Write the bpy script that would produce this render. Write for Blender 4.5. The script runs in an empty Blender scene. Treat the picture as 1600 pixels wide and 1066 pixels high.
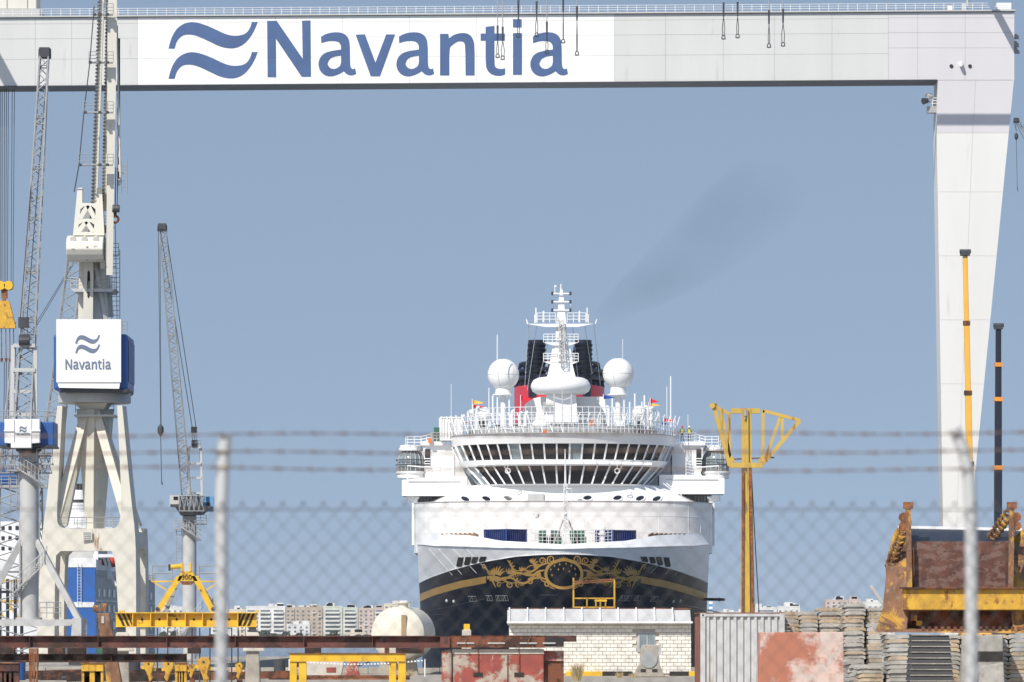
import bpy, bmesh, math, random
from mathutils import Vector, Matrix
RND = random.Random(11)
C = bpy.context.scene.collection
SC = bpy.context.scene
# ------------------------------------------------------------------ camera
F = 8889.0            # focal length in photograph pixels (200 mm lens)
HZ = 1000.0           # photograph row of the horizon
EYE = 1.9             # eye height above the quay
HAZE = 0.00003      # density of the sea air
cam = bpy.data.objects.new('camera', bpy.data.cameras.new('camera'))
C.objects.link(cam)
cam.location = (0, 0, EYE); cam.rotation_euler = (math.pi/2, 0, 0)
cam.data.lens = 200; cam.data.sensor_width = 36; cam.data.shift_y = (HZ-533)/1600
cam.data.clip_start = 0.5; cam.data.clip_end = 60000
cam.data.dof.use_dof = True; cam.data.dof.focus_distance = 560; cam.data.dof.aperture_fstop = 7.5
SC.camera = cam
# ------------------------------------------------------------------ sky, sun, exposure
SUN_AZ, SUN_EL = 30, 43     # degrees: to the left of straight behind the camera, height
w = bpy.data.worlds.new('World'); SC.world = w; w.use_nodes = True
nt = w.node_tree; bg = nt.nodes['Background']
sky = nt.nodes.new('ShaderNodeTexSky'); sky.sky_type = 'NISHITA'; sky.sun_disc = False
sky.sun_elevation = math.radians(SUN_EL); sky.sun_rotation = math.radians(180+SUN_AZ)
sky.air_density = 1.8; sky.dust_density = 0.4; sky.ozone_density = 0.7; sky.altitude = 0
tc = nt.nodes.new('ShaderNodeTexCoord'); mp = nt.nodes.new('ShaderNodeMapping'); mp.inputs['Location'].default_value = (0, 0, 0.45)   # the whole dome lifted: no pale band at the horizon
nt.links.new(tc.outputs['Generated'], mp.inputs[0]); nt.links.new(mp.outputs[0], sky.inputs[0])
tn = nt.nodes.new('ShaderNodeMix'); tn.data_type = 'RGBA'; tn.blend_type = 'MULTIPLY'; tn.inputs[0].default_value = 1; tn.inputs[7].default_value = (1.13, 1.02, 0.995, 1)
nt.links.new(sky.outputs[0], tn.inputs[6]); nt.links.new(tn.outputs[2], bg.inputs[0]); bg.inputs[1].default_value = 0.12
sl = bpy.data.lights.new('sun', 'SUN'); sl.energy = 3.9; sl.angle = math.radians(0.53); sl.color = (1, 0.945, 0.865)
so = bpy.data.objects.new('sun', sl); C.objects.link(so)
_e, _a = math.radians(SUN_EL), math.radians(SUN_AZ)
tosun = Vector((-math.sin(_a)*math.cos(_e), -math.cos(_a)*math.cos(_e), math.sin(_e)))
so.rotation_euler = tosun.to_track_quat('Z', 'Y').to_euler(); so.location = (-60, -60, 120)
SC.view_settings.view_transform = 'Standard'; SC.view_settings.look = 'None'
SC.view_settings.exposure = 0.3; SC.view_settings.gamma = 1
# ------------------------------------------------------------------ helpers
def X(px, d): return (px-800)/F*d
def Z(py, d): return EYE+(HZ-py)/F*d
def P(px, py, d): return Vector((X(px, d), d, Z(py, d)))
def M(n, d): return n*d/F

class MB:
    def __init__(s): s.v = []; s.f = []
    def add(s, vs, fs):
        o = len(s.v); s.v += [tuple(v) for v in vs]; s.f += [tuple(i+o for i in f) for f in fs]; return s
    def box(s, x0, x1, y0, y1, z0, z1):
        vs = [(x, y, z) for z in (z0, z1) for y in (y0, y1) for x in (x0, x1)]
        return s.add(vs, [(0,2,3,1),(4,5,7,6),(0,1,5,4),(2,6,7,3),(0,4,6,2),(1,3,7,5)])
    def pbox(s, x0, x1, y0, y1, d, dep, near=0):   # photo rectangle whose front stands at distance d
        return s.box(X(x0,d), X(x1,d), d-near, d+dep, Z(y1,d), Z(y0,d))
    def hexa(s, q0, q1):                           # two quads -> solid
        return s.add(list(q0)+list(q1), [(0,3,2,1),(4,5,6,7),(0,1,5,4),(1,2,6,5),(2,3,7,6),(3,0,4,7)])
    def bar(s, p, q, w, h=None, up=(0,0,1)):
        p, q = Vector(p), Vector(q); h = h or w; t = (q-p)
        if t.length < 1e-6: return s
        t.normalize(); u = Vector(up)
        if abs(t.dot(u)) > .98: u = Vector((0,1,0))
        a = t.cross(u).normalized(); b = a.cross(t).normalized()
        a *= w/2; b *= h/2
        return s.hexa([p-a-b, p+a-b, p+a+b, p-a+b], [q-a-b, q+a-b, q+a+b, q-a+b])
    def tube(s, p, q, r, r1=None, n=8):
        p, q = Vector(p), Vector(q); r1 = r if r1 is None else r1; t = (q-p)
        if t.length < 1e-6: return s
        t.normalize(); u = Vector((0,0,1)) if abs(t.z) < .9 else Vector((0,1,0))
        a = t.cross(u).normalized(); b = a.cross(t)
        cs = [(math.cos(2*math.pi*i/n), math.sin(2*math.pi*i/n)) for i in range(n)]
        vs = [p+(a*c+b*k)*r for c, k in cs]+[q+(a*c+b*k)*r1 for c, k in cs]
        fs = [(i, (i+1)%n, (i+1)%n+n, i+n) for i in range(n)]+[tuple(range(n))[::-1], tuple(range(n, 2*n))]
        return s.add(vs, fs)
    def path(s, pts, r, n=5, closed=False):
        pts = [Vector(p) for p in pts]; m = len(pts); vs = []
        for i, p in enumerate(pts):
            t = (pts[(i+1)%m] if (i < m-1 or closed) else p)-(pts[i-1] if (i > 0 or closed) else p)
            t.normalize(); u = Vector((0,0,1)) if abs(t.z) < .9 else Vector((0,1,0))
            a = t.cross(u).normalized(); b = a.cross(t)
            rr = r[i] if isinstance(r, (list, tuple)) else r
            vs += [p+(a*math.cos(2*math.pi*k/n)+b*math.sin(2*math.pi*k/n))*rr for k in range(n)]
        fs = []
        for i in range(m if closed else m-1):
            j = (i+1) % m
            fs += [(i*n+k, i*n+(k+1)%n, j*n+(k+1)%n, j*n+k) for k in range(n)]
        if not closed: fs += [tuple(range(n))[::-1], tuple(range((m-1)*n, m*n))]
        return s.add(vs, fs)
    def prism(s, pts, y0, y1):                     # polygon in the x-z plane extruded in depth
        n = len(pts); vs = [(x, y0, z) for x, z in pts]+[(x, y1, z) for x, z in pts]
        fs = [tuple(range(n)), tuple(range(n, 2*n))[::-1]]+[(i, i+n, (i+1)%n+n, (i+1)%n) for i in range(n)]
        return s.add(vs, fs)
    def pprism(s, pts, d, dep): return s.prism([(X(a,d), Z(b,d)) for a, b in pts], d, d+dep)
    def sprism(s, pts, x0, x1):                    # polygon in the y-z plane extruded across
        n = len(pts); vs = [(x0, y, z) for y, z in pts]+[(x1, y, z) for y, z in pts]
        fs = [tuple(range(n))[::-1], tuple(range(n, 2*n))]+[(i, (i+1)%n, (i+1)%n+n, i+n) for i in range(n)]
        return s.add(vs, fs)
    def lathe(s, prof, c, n=24, sx=1, sy=1):
        c = Vector(c); vs = []
        for r, z in prof:
            vs += [(c.x+r*sx*math.cos(2*math.pi*k/n), c.y+r*sy*math.sin(2*math.pi*k/n), c.z+z) for k in range(n)]
        fs = []
        for i in range(len(prof)-1):
            fs += [(i*n+k, i*n+(k+1)%n, (i+1)*n+(k+1)%n, (i+1)*n+k) for k in range(n)]
        fs += [tuple(range(n))[::-1], tuple(range((len(prof)-1)*n, len(prof)*n))]
        return s.add(vs, fs)
    def sphere(s, c, r, n=20, m=12, sz=1):
        return s.lathe([(max(1e-3, r*math.sin(math.pi*i/m)), -r*sz*math.cos(math.pi*i/m)) for i in range(m+1)], c, n)
    def rotz(s, c, deg):
        k, q = math.cos(math.radians(deg)), math.sin(math.radians(deg))
        s.v = [(c[0]+(x-c[0])*k-(y-c[1])*q, c[1]+(x-c[0])*q+(y-c[1])*k, z) for x, y, z in s.v]; return s
    def loops(s, polys, d, dep, fn=None):          # outline with holes, in photo pixels, at distance d
        cu = bpy.data.curves.new('t', 'CURVE'); cu.dimensions = '2D'; cu.fill_mode = 'BOTH'; cu.extrude = dep/2
        for pl in polys:
            sp = cu.splines.new('POLY'); sp.points.add(len(pl)-1); sp.use_cyclic_u = True
            for q, (a, b) in zip(sp.points, pl): q.co = ((X(a,d), Z(b,d)) if fn is None else fn(a,b))+(0, 1)
        o = bpy.data.objects.new('t', cu); me = bpy.data.meshes.new_from_object(o)
        s.add([(v.co.x, d+dep/2-v.co.z, v.co.y) for v in me.vertices], [tuple(p.vertices) for p in me.polygons])
        bpy.data.objects.remove(o); bpy.data.curves.remove(cu); bpy.data.meshes.remove(me); return s
    def lattice(s, p, q, w0, w1, n, rc, rb, dep0=None, dep1=None, up=(0,1,0)):
        p, q = Vector(p), Vector(q); t = (q-p).normalized(); u = Vector(up)
        a = t.cross(u).normalized(); b = a.cross(t).normalized()
        dep0 = dep0 or w0; dep1 = dep1 or w1
        def cn(i, k):
            f = i/n; c = p.lerp(q, f); w = (w0+(w1-w0)*f)/2; e = (dep0+(dep1-dep0)*f)/2
            return c+a*w*(1,1,-1,-1)[k]+b*e*(1,-1,-1,1)[k]
        for k in range(4): s.tube(cn(0,k), cn(n,k), rc, n=5)
        for i in range(n):
            for k in range(4):
                l = (k+1) % 4
                if i % 2: s.tube(cn(i,k), cn(i+1,l), rb, n=4)
                else: s.tube(cn(i,l), cn(i+1,k), rb, n=4)
                if i % 6 == 0: s.tube(cn(i,k), cn(i,l), rb*1.2, n=4)
        return s
    def railing(s, pts, h, gap, r=.03, rails=2, lean=(0,0,0)):
        pts = [Vector(p) for p in pts]; lean = Vector(lean); up = Vector((0,0,h))+lean
        for j in range(rails): 
            k = (j+1)/rails; s.path([p+up*k for p in pts], r, 4)
        for a, b in zip(pts, pts[1:]):
            m = max(1, int((b-a).length/gap))
            for i in range(m): s.tube(a.lerp(b, i/m), a.lerp(b, i/m)+up, r, n=4)
        s.tube(pts[-1], pts[-1]+up, r, n=4); return s
    def ladder(s, p, q, w, r=.03, gap=.4):
        p, q = Vector(p), Vector(q); a = Vector((w/2,0,0)); s.tube(p-a, q-a, r, n=4); s.tube(p+a, q+a, r, n=4)
        m = max(2, int((q-p).length/gap))
        for i in range(1, m): c = p.lerp(q, i/m); s.tube(c-a, c+a, r*.7, n=4)
        return s
    def mesh(s, name, mat, org=(0,0,0), smooth=False):
        me = bpy.data.meshes.new(name); ox, oy, oz = org
        me.from_pydata([(x-ox, y-oy, z-oz) for x, y, z in s.v], [], s.f); me.update()
        bm = bmesh.new(); bm.from_mesh(me); bmesh.ops.recalc_face_normals(bm, faces=bm.faces); bm.to_mesh(me); bm.free()
        if mat: me.materials.append(MAT[mat])
        if smooth:
            try: me.shade_smooth() if smooth is True else me.shade_smooth()
            except Exception: pass
            me.polygons.foreach_set('use_smooth', [True]*len(me.polygons))
        return me
    def build(s, name, mat, parent=None, org=None, smooth=False, bevel=0, label=None):
        if org is None: org = wloc(parent) if parent else (0,0,0)
        o = bpy.data.objects.new(name, s.mesh(name, mat, org, smooth)); C.objects.link(o)
        if parent: o.parent = parent; pl = wloc(parent); o.location = Vector(org)-pl; WL[o] = Vector(org)
        else: o.location = org; WL[o] = Vector(org)
        if smooth == 'auto':
            m = o.modifiers.new('edges', 'EDGE_SPLIT'); m.split_angle = math.radians(35)
        if bevel: m = o.modifiers.new('bevel', 'BEVEL'); m.width = bevel; m.segments = 2; m.limit_method = 'ANGLE'
        if label: o['label'] = label
        return o
WL = {}
def wloc(o): return WL[o].copy()
def tag(o, label=None, cat=None, group=None, kind=None):
    if label: o['label'] = label
    if cat: o['category'] = cat
    if group: o['group'] = group
    if kind: o['kind'] = kind
    return o
def thing(name, label, cat, loc, group=None):
    o = bpy.data.objects.new(name, None); C.objects.link(o); o.location = loc; WL[o] = Vector(loc); o.empty_display_size = .3
    return tag(o, label, cat, group)
def child(name, me, parent, loc):
    o = bpy.data.objects.new(name, me); C.objects.link(o); o.parent = parent; o.location = Vector(loc)-wloc(parent); WL[o] = Vector(loc)
    return o
def base(mb, org=None):
    xs = [v[0] for v in mb.v]; ys = [v[1] for v in mb.v]; zs = [v[2] for v in mb.v]
    return Vector(((min(xs)+max(xs))/2, (min(ys)+max(ys))/2, min(zs)))
def smoothpoly(pl, it=1, thr=50):
    for _ in range(it):
        out = []; n = len(pl)
        for i in range(n):
            a, b, c = (Vector(pl[i-1]), Vector(pl[i]), Vector(pl[(i+1)%n]))
            u, v = b-a, c-b
            if u.length < 1e-6 or v.length < 1e-6: continue
            if math.degrees(u.angle(v)) > thr: out.append(tuple(b))
            else: out += [tuple(b-u*.25), tuple(b+v*.25)]
        pl = out
    return pl
# ------------------------------------------------------------------ materials
MAT = {}
def mat(name, col, rough=.6, metal=0, var=.1, sc=.6, rust=None, ra=0, rsc=1.0, dirt=None, da=0, bump=0, bsc=8, spec=.4, stretch=1):
    m = bpy.data.materials.new(name); m.use_nodes = True; MAT[name] = m
    t = m.node_tree; N = t.nodes.new; L = t.links.new; b = t.nodes['Principled BSDF']
    b.inputs['Roughness'].default_value = rough; b.inputs['Metallic'].default_value = metal
    b.inputs['Specular IOR Level'].default_value = spec
    g = N('ShaderNodeNewGeometry'); mp = N('ShaderNodeMapping'); mp.inputs['Scale'].default_value = (1, 1, 1/stretch)
    L(g.outputs['Position'], mp.inputs['Vector'])
    def noise(s, det=4, r=.6):
        n = N('ShaderNodeTexNoise'); n.inputs['Scale'].default_value = s; n.inputs['Detail'].default_value = det
        n.inputs['Roughness'].default_value = r; L(mp.outputs[0], n.inputs['Vector']); return n.outputs['Fac']
    def ramp(f, a, c):
        r = N('ShaderNodeMapRange'); r.inputs[1].default_value = a; r.inputs[2].default_value = c; L(f, r.inputs[0]); return r.outputs[0]
    def mix(f, a, c):
        x = N('ShaderNodeMix'); x.data_type = 'RGBA'; L(f, x.inputs[0])
        for i, q in ((6, a), (7, c)):
            if hasattr(q, 'is_linked') or hasattr(q, 'links'): L(q, x.inputs[i])
            else: x.inputs[i].default_value = (*q, 1)
        return x.outputs[2]
    c0 = tuple(max(0, k*(1-var)) for k in col); c1 = tuple(min(1, k*(1+var)) for k in col)
    out = mix(ramp(noise(sc), .3, .7), c0, c1)
    if dirt: out = mix(ramp(noise(sc*2.7, 6, .7), .72-da*.5, .82-da*.3), out, dirt)
    if rust: out = mix(ramp(noise(rsc, 7, .72), .66-ra*.45, .72-ra*.45), out, rust)
    L(out, b.inputs['Base Color'])
    if bump:
        bp = N('ShaderNodeBump'); bp.inputs['Strength'].default_value = bump; bp.inputs['Distance'].default_value = .05
        L(noise(bsc, 5), bp.inputs['Height']); L(bp.outputs[0], b.inputs['Normal'])
    return m
RUST = (.17, .065, .03); DRUST = (.07, .032, .022)
mat('ship_white', (.80, .80, .79), .35, var=.035, sc=.2, dirt=(.70,.68,.64), da=.17, stretch=6)
mat('flare_grey', (.80, .81, .81), .4, var=.05, sc=.12, dirt=(.55,.55,.53), da=.1, stretch=3)
mat('navy', (.0055, .0085, .017), .42, var=.3, sc=.1, bump=.06, bsc=.35, spec=.2, dirt=(.012,.02,.022), da=.3, stretch=3)
mat('gold', (.46, .27, .07), .45, var=.1, sc=.5)
mat('teak', (.30, .19, .11), .7, var=.2, sc=1)
mat('funnel_red', (.55, .03, .045), .4, var=.06)
mat('funnel_black', (.012, .014, .028), .4, var=.2)
mat('deck_grey', (.35, .36, .36), .6)
mat('steel_grey', (.33, .34, .34), .5, var=.15, sc=.5, rust=RUST, ra=.08, rsc=.8)
mat('pale_grey', (.47, .47, .46), .55, var=.08, sc=.3, dirt=(.3,.28,.25), da=.1, stretch=4)
mat('dark_steel', (.05, .052, .058), .5, var=.25, sc=.8)
mat('cable', (.06, .06, .065), .5)
mat('girder_white', (.80, .80, .78), .55, var=.03, sc=.2, dirt=(.62,.61,.58), da=.06, stretch=4)
mat('girder_grey', (.57, .57, .555), .55, var=.04, sc=.2, dirt=(.46,.45,.43), da=.22, stretch=6)
mat('girder_lilac', (.575, .56, .57), .55, var=.03, sc=.2, dirt=(.46,.43,.42), da=.2, stretch=6)
mat('leg_pale', (.66, .655, .625), .55, var=.05, sc=.15, dirt=(.5,.47,.42), da=.22, stretch=9)
mat('girder_under_shade', (.15, .16, .175), .7, var=.1)  # much darker than the plates: shade of the underside put into the colour
mat('logo_blue', (.062, .115, .245), .55, var=.12, sc=.25)
mat('logo_grey', (.14, .18, .26), .55, var=.1)
mat('cream', (.60, .575, .50), .55, var=.06, sc=.3, dirt=(.36,.30,.2), da=.16, rust=(.3,.16,.07), ra=.10, rsc=.45, stretch=4)
mat('cream_clean', (.66, .64, .565), .55, var=.05, sc=.3, dirt=(.45,.4,.3), da=.1, stretch=4)
mat('crane_blue', (.025, .095, .30), .45, var=.12, sc=.5, dirt=(.08,.12,.2), da=.1)
mat('ferry_blue', (.03, .125, .40), .45, var=.1, sc=.2)
mat('light_blue', (.12, .32, .55), .5, var=.1)
mat('yellow', (.72, .44, .03), .5, var=.08, sc=1, rust=RUST, ra=.12, rsc=2.2, dirt=(.4,.27,.08), da=.16)
mat('mast_yellow', (.52, .355, .075), .5, var=.1, sc=.6, rust=(.25,.11,.04), ra=.2, rsc=1.1, dirt=(.34,.21,.05), da=.3, stretch=6)
mat('stripe_black', (.025, .022, .02), .6)
mat('rust', RUST, .85, var=.35, sc=2, rust=(.30,.12,.05), ra=.4, rsc=3, bump=.3, bsc=14)
mat('rust_black_shaded', (.032, .02, .016), .85, var=.4, sc=1.6, rust=(.11,.045,.028), ra=.3, rsc=2, bump=.2)  # near-black rust: deep shadow under the long beam put into the colour
mat('dark_rust', DRUST, .85, var=.4, sc=1.4, rust=(.20,.07,.035), ra=.42, rsc=1.6, bump=.3, bsc=12)
mat('red_beam', (.13, .05, .038), .8, var=.3, sc=1.5, rust=(.06,.03,.025), ra=.4, rsc=1.1)
mat('bucket_rust', (.19, .095, .052), .85, var=.4, sc=2.5, rust=(.50,.28,.05), ra=.34, rsc=1.5, dirt=(.27,.19,.14), da=.4, bump=.5, bsc=14, stretch=2.2)
mat('bucket_panel', (.11, .048, .034), .85, var=.4, sc=2, rust=(.18,.11,.09), ra=.38, rsc=2.4, bump=.4, bsc=12, stretch=.6)
mat('bucket_yellow', (.62, .36, .04), .7, var=.15, sc=1.4, rust=(.27,.12,.035), ra=.27, rsc=2.2, dirt=(.42,.22,.04), da=.45, bump=.3, bsc=12, stretch=1.6)
mat('bucket_blue', (.02, .028, .045), .55, var=.2)
mat('concrete', (.36, .33, .28), .9, var=.18, sc=1.5, dirt=(.2,.17,.14), da=.3, bump=.4, bsc=9)
mat('concrete_pale', (.55, .51, .44), .9, var=.12, sc=1.5, dirt=(.25,.2,.15), da=.22, bump=.4, bsc=9)
mat('concrete_red', (.32, .08, .062), .85, var=.15, sc=1.2, rust=(.44,.38,.31), ra=.33, rsc=.8, dirt=(.27,.11,.085), da=.3, bump=.5, bsc=8)
mat('concrete_pink', (.62, .46, .40), .85, var=.1, sc=.8, rust=(.43,.17,.11), ra=.36, rsc=.32, dirt=(.56,.52,.48), da=.5, bump=.3, bsc=6)
mat('ground', (.36, .32, .26), .95, var=.2, sc=.5, dirt=(.2,.18,.14), da=.3, bump=.5, bsc=4)
mat('block', (.80, .765, .69), .85, var=.06, sc=1.8, dirt=(.62,.55,.46), da=.15, bump=.2, bsc=18)
mat('mortar', (.50, .45, .39), .95)
mat('roof_sheet', (.56, .55, .535), .6, var=.05, sc=.6, dirt=(.5,.48,.46), da=.15)
mat('frame_grey', (.45, .46, .47), .5)
mat('glass_dark', (.012, .014, .018), .1, var=.4, sc=.5, spec=.6)
mat('glass_bridge', (.007, .009, .012), .05, var=.6, sc=.5, spec=.35)
mat('glass_pale', (.20, .25, .27), .1, var=.3, sc=.4, spec=.6)
mat('container_blue', (.025, .05, .20), .5, var=.15, sc=.8, rust=RUST, ra=.06, rsc=1)
mat('container_white', (.52, .525, .52), .55, var=.06, sc=1.2, rust=(.48,.33,.12), ra=.10, rsc=1.6, dirt=(.35,.33,.3), da=.2, stretch=7)
mat('container_brown', (.26, .10, .065), .65, var=.2, sc=1.2, rust=(.14,.06,.04), ra=.3, rsc=1)
mat('tank', (.66, .62, .52), .6, var=.06, sc=.5, dirt=(.45,.38,.28), da=.16, stretch=2)
mat('tank_strip', (.36, .26, .15), .7)
mat('galv', (.47, .48, .48), .45, var=.06, sc=2)
mat('wire', (.10, .095, .09), .6, var=.2)
mat('barb', (.17, .12, .10), .7, var=.3)
mat('boom_yellow', (.78, .42, .06), .45, var=.06)
mat('boom_black', (.012, .016, .028), .45, var=.2)
mat('orange', (.75, .28, .04), .5)
mat('vest', (.62, .66, .05), .6); mat('skin', (.5, .3, .22), .6); mat('cloth_dark', (.03, .035, .06), .8); mat('cloth_orange', (.75, .17, .04), .7)
mat('flag_red', (.65, .02, .05), .7); mat('flag_yellow', (.80, .48, .10), .7); mat('flag_blue', (.02, .06, .35), .7)
mat('green_paint', (.03, .12, .075), .6); mat('lifeboat_red', (.55, .05, .03), .5)
mat('grate', (.40, .38, .34), .85, var=.3, sc=1.4, dirt=(.20,.15,.1), da=.3, bump=.3, bsc=9)
mat('grate_tan', (.44, .35, .25), .85, var=.3, sc=1.4, dirt=(.26,.13,.06), da=.35, bump=.3, bsc=9)
mat('grate_dark', (.045, .045, .045), .7, var=.3)
mat('far_white', (.66, .66, .64), .8, var=.06, sc=.02); mat('far_tan', (.46, .38, .30), .8, var=.06, sc=.02)
mat('far_green', (.56, .60, .52), .8, var=.05, sc=.02); mat('far_pink', (.55, .45, .40), .8, var=.05, sc=.02); mat('far_cream', (.65, .58, .46), .8, var=.05, sc=.02)
mat('far_glass', (.14, .16, .18), .3, var=.3, sc=.05)
mat('far_land', (.25, .23, .17), .9); mat('leaf', (.05, .075, .04), .8, var=.4, sc=.1); mat('bark', (.1, .07, .05), .9)
mat('straw', (.42, .33, .17), .8, var=.3, sc=5)
m = mat('water', (.035, .075, .12), .12, var=.2, sc=.02, bump=.5, bsc=.6, spec=.5)
# ================================================================== the setting
EDGE = 318
o = MB().box(-420, 420, -60, EDGE, -4, 0).build('ground', 'ground'); o['kind'] = 'structure'
v = 7900
o = MB().add([(-v, EDGE-1, -2.4), (v, EDGE-1, -2.4), (v, v, -2.4), (-v, v, -2.4)], [(0,1,2,3)]).build('water', 'water'); o['kind'] = 'structure'
o = MB().box(-130, -24, 395, 668, -4, -.05).build('pier', 'concrete'); o['kind'] = 'structure'
o = MB().box(41, 130, 560, 900, -4, -.05).build('pier', 'concrete'); o['kind'] = 'structure'
o = MB().box(-130, -84, 668.5, 900, -4, -.05).build('pier', 'concrete'); o['kind'] = 'structure'
o = MB().box(-2500, 2500, 3960, 5200, -4, -.2).build('far_shore', 'far_land'); o['kind'] = 'structure'

# ================================================================== lettering of the yard's sign
def c1(pl): return [(200+a/3.81, b/3.81) for a, b in pl]
def c2(pl): return [(600+a/4, b/4) for a, b in pl]
_w = c1([(241,290),(252,245),(268,205),(295,165),(340,137),(390,130),(450,145),(510,170),(570,200),(620,214),(670,212),(705,198),(728,165),(737,131),(772,131),(755,175),(730,220),(690,265),(640,288),(590,288),(540,275),(480,245),(410,213),(360,204),(320,212),(290,245),(277,290)])
_a = [(932,270),(930,230),(960,212),(1010,201),(1060,204),(1093,224),(1110,262),(1111,400),(1116,424),(1128,433),(1143,428),(1150,462),(1125,473),(1095,468),(1072,446),(1050,460),(1020,473),(985,480),(950,470),(924,445),(913,410),(917,375),(937,342),(975,322),(1055,310),(1055,285),(1040,262),(1010,256),(970,258)]
_ai = [(1055,348),(1012,354),(982,370),(970,400),(984,425),(1010,433),(1035,424),(1055,405)]
def _as(x): return [[(x+(p-912)/4, q/4) for p, q in l] for l in (_a, _ai)]
GLYPH = [('wave_mark', [_w]), ('wave_mark', [[(a, b+47) for a, b in _w]]),
 ('letter_n', [c1([(828,125),(885,124),(1040,350),(1036,124),(1086,122),(1089,457),(1034,458),(880,230),(882,460),(831,460)])]),
 ('letter_a', _as(497.1)),
 ('letter_v', [c1([(1355,207),(1410,205),(1473,373),(1537,205),(1590,205),(1500,455),(1445,455)])]),
 ('letter_a', _as(618.75)),
 ('letter_n', [c2([(350,212),(402,212),(406,240),(440,215),(490,205),(530,212),(555,240),(566,280),(566,472),(510,472),(508,290),(500,265),(480,257),(455,262),(425,283),(408,300),(408,472),(350,472)])]),
 ('letter_t', [c2([(635,168),(690,162),(690,210),(755,210),(755,255),(690,255),(690,400),(697,422),(715,430),(735,432),(757,427),(757,465),(735,474),(705,475),(670,465),(645,440),(635,405),(635,255),(604,255),(604,210),(635,210)])]),
 ('letter_i', [c2([(806,207),(862,207),(862,468),(806,468)]), c2([(806,120),(860,120),(860,172),(806,172)])]),
 ('letter_a', _as(828))]
def logo(parent, d, m, th, wave=None, text=None):
    for nm, ls in GLYPH:
        box = wave if nm == 'wave_mark' else text; src = (263,403,34,123) if nm == 'wave_mark' else (417,888,30,121)
        def f(p):
            if not box: return p
            return (box[0]+(p[0]-src[0])/(src[1]-src[0])*(box[1]-box[0]), box[2]+(p[1]-src[2])/(src[3]-src[2])*(box[3]-box[2]))
        MB().loops([smoothpoly([f(p) for p in l], 1) for l in ls], d, th).build(nm, m, parent)

# ================================================================== goliath gantry crane
GD = 700
def gt(x): return 27-10*x/1585
def gb(x): return 135.5-10*x/1465
g = thing('gantry_crane', 'huge pale grey gantry crane spanning the dock, white name panel on its girder', 'gantry crane', (X(1495,GD), GD+4, 0))
XL = -520
dep = 7.2
MB().prism([(X(a,GD), Z(b,GD)) for a, b in ((XL,gt(XL)+.8),(1584,gt(1584)+.8),(1584,gb(1584)-3),(1465.4,gb(1465)-.5),(XL,gb(XL)-.5))], GD+.05, GD+dep).build('girder', 'girder_under_shade', g)
rows = [0, .1, .315, .61, 1.0]
cols = [-520,-400,-280,-160,-40,55,112,215,325,430,535,640,745,850,960,1040,1130,1210,1300,1388]
def plate(pts, m, prt, d=GD, inset=.25):
    cx = sum(p[0] for p in pts)/len(pts); cy = sum(p[1] for p in pts)/len(pts)
    q = [(a-inset*(1 if a > cx else -1), b-inset*(1 if b > cy else -1)) for a, b in pts]
    return MB().pprism(q, d, .05).build('plate', m, prt)
for x0, x1 in zip(cols, cols[1:]):
    for r0, r1 in zip(rows, rows[1:]):
        yy = lambda x, r: gt(x)+(gb(x)-gt(x))*r
        m_ = 'girder_white' if 215 <= x0 < 960 else 'girder_grey'
        plate([(x0,yy(x0,r0)),(x1,yy(x1,r0)),(x1,yy(x1,r1)),(x0,yy(x0,r1))], m_, g, inset=.16)
for x0, x1 in ((1388,1434),(1434,1508),(1508,1585)):
    for y0, y1 in ((17.4,28),(28,51),(51,75),(75,125.3)):
        plate([(x0,y0),(x1,y0),(x1,y1),(x0,y1)], 'girder_lilac', g, inset=.16)
MB().box(X(XL,GD), X(1587,GD), GD-.25, GD+dep+.3, Z(gt(760),GD)-.02, Z(gt(760),GD)+.02)
e = MB(); e.prism([(X(a,GD), Z(b,GD)) for a, b in ((XL,gt(XL)-1.6),(1586,gt(1586)-1.6),(1586,gt(1586)+.7),(XL,gt(XL)+.7))], GD-.35, GD+dep+.4); e.build('top_walkway', 'pale_grey', g)
e = MB(); e.prism([(X(a,GD), Z(b,GD)) for a, b in ((XL,gt(XL)+.7),(1586,gt(1586)+.7),(1586,gt(1586)+1.6),(XL,gt(XL)+1.6))], GD-.25, GD-.06); e.build('walkway_edge', 'dark_steel', g)
e = MB(); e.prism([(X(a,GD), Z(b,GD)) for a, b in ((XL,gb(XL)-1.0),(1464,gb(1464)-1.0),(1464,gb(1464)+.3),(XL,gb(XL)+.3))], GD-.22, GD-.06); e.build('lower_edge', 'dark_steel', g)
for yy in (GD-.2, GD+dep+.2):
    e = MB(); e.railing([(X(a,yy), yy, Z(gt(a)-1.6,GD)) for a in range(XL, 1590, 60)], .82, 1.05, .035, 3); e.build('railing', 'ship_white', g)
# right leg: front plates, inner face, box
def lx(y):   # left and right edges of the leg front
    a = 1465-1.5*(y-125)/83 if y < 208 else 1463.5+10*(y-208)/622
    b = 1585 if y < 120 else 1585-70*(y-120)/710
    return a, b
ZG = HZ+EYE*F/GD
ys = [125.5, 208, 300, 400, 500, 600, 700, 800, 900, ZG-22]
core = MB()
L_ = [(lx(y)[0]+.4, y) for y in ys]; R_ = [(lx(y)[1]-.4, y) for y in ys][::-1]
core.prism([(X(a,GD), Z(b,GD)) for a, b in L_+R_], GD+.06, GD+6.2); core.build('leg', 'leg_pale', g)
for y0, y1 in zip(ys, ys[1:]):
    (a0, b0), (a1, b1) = lx(y0), lx(y1); k = .5
    m_ = 'girder_lilac' if y0 < 200 else 'leg_pale'
    q0 = a0+(b0-a0)*k; q1 = a1+(b1-a1)*k
    plate([(a0,y0),(q0,y0),(q1,y1),(a1,y1)], m_, g, inset=.16); plate([(q0,y0),(b0,y0),(b1,y1),(q1,y1)], m_, g, inset=.16)
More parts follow.
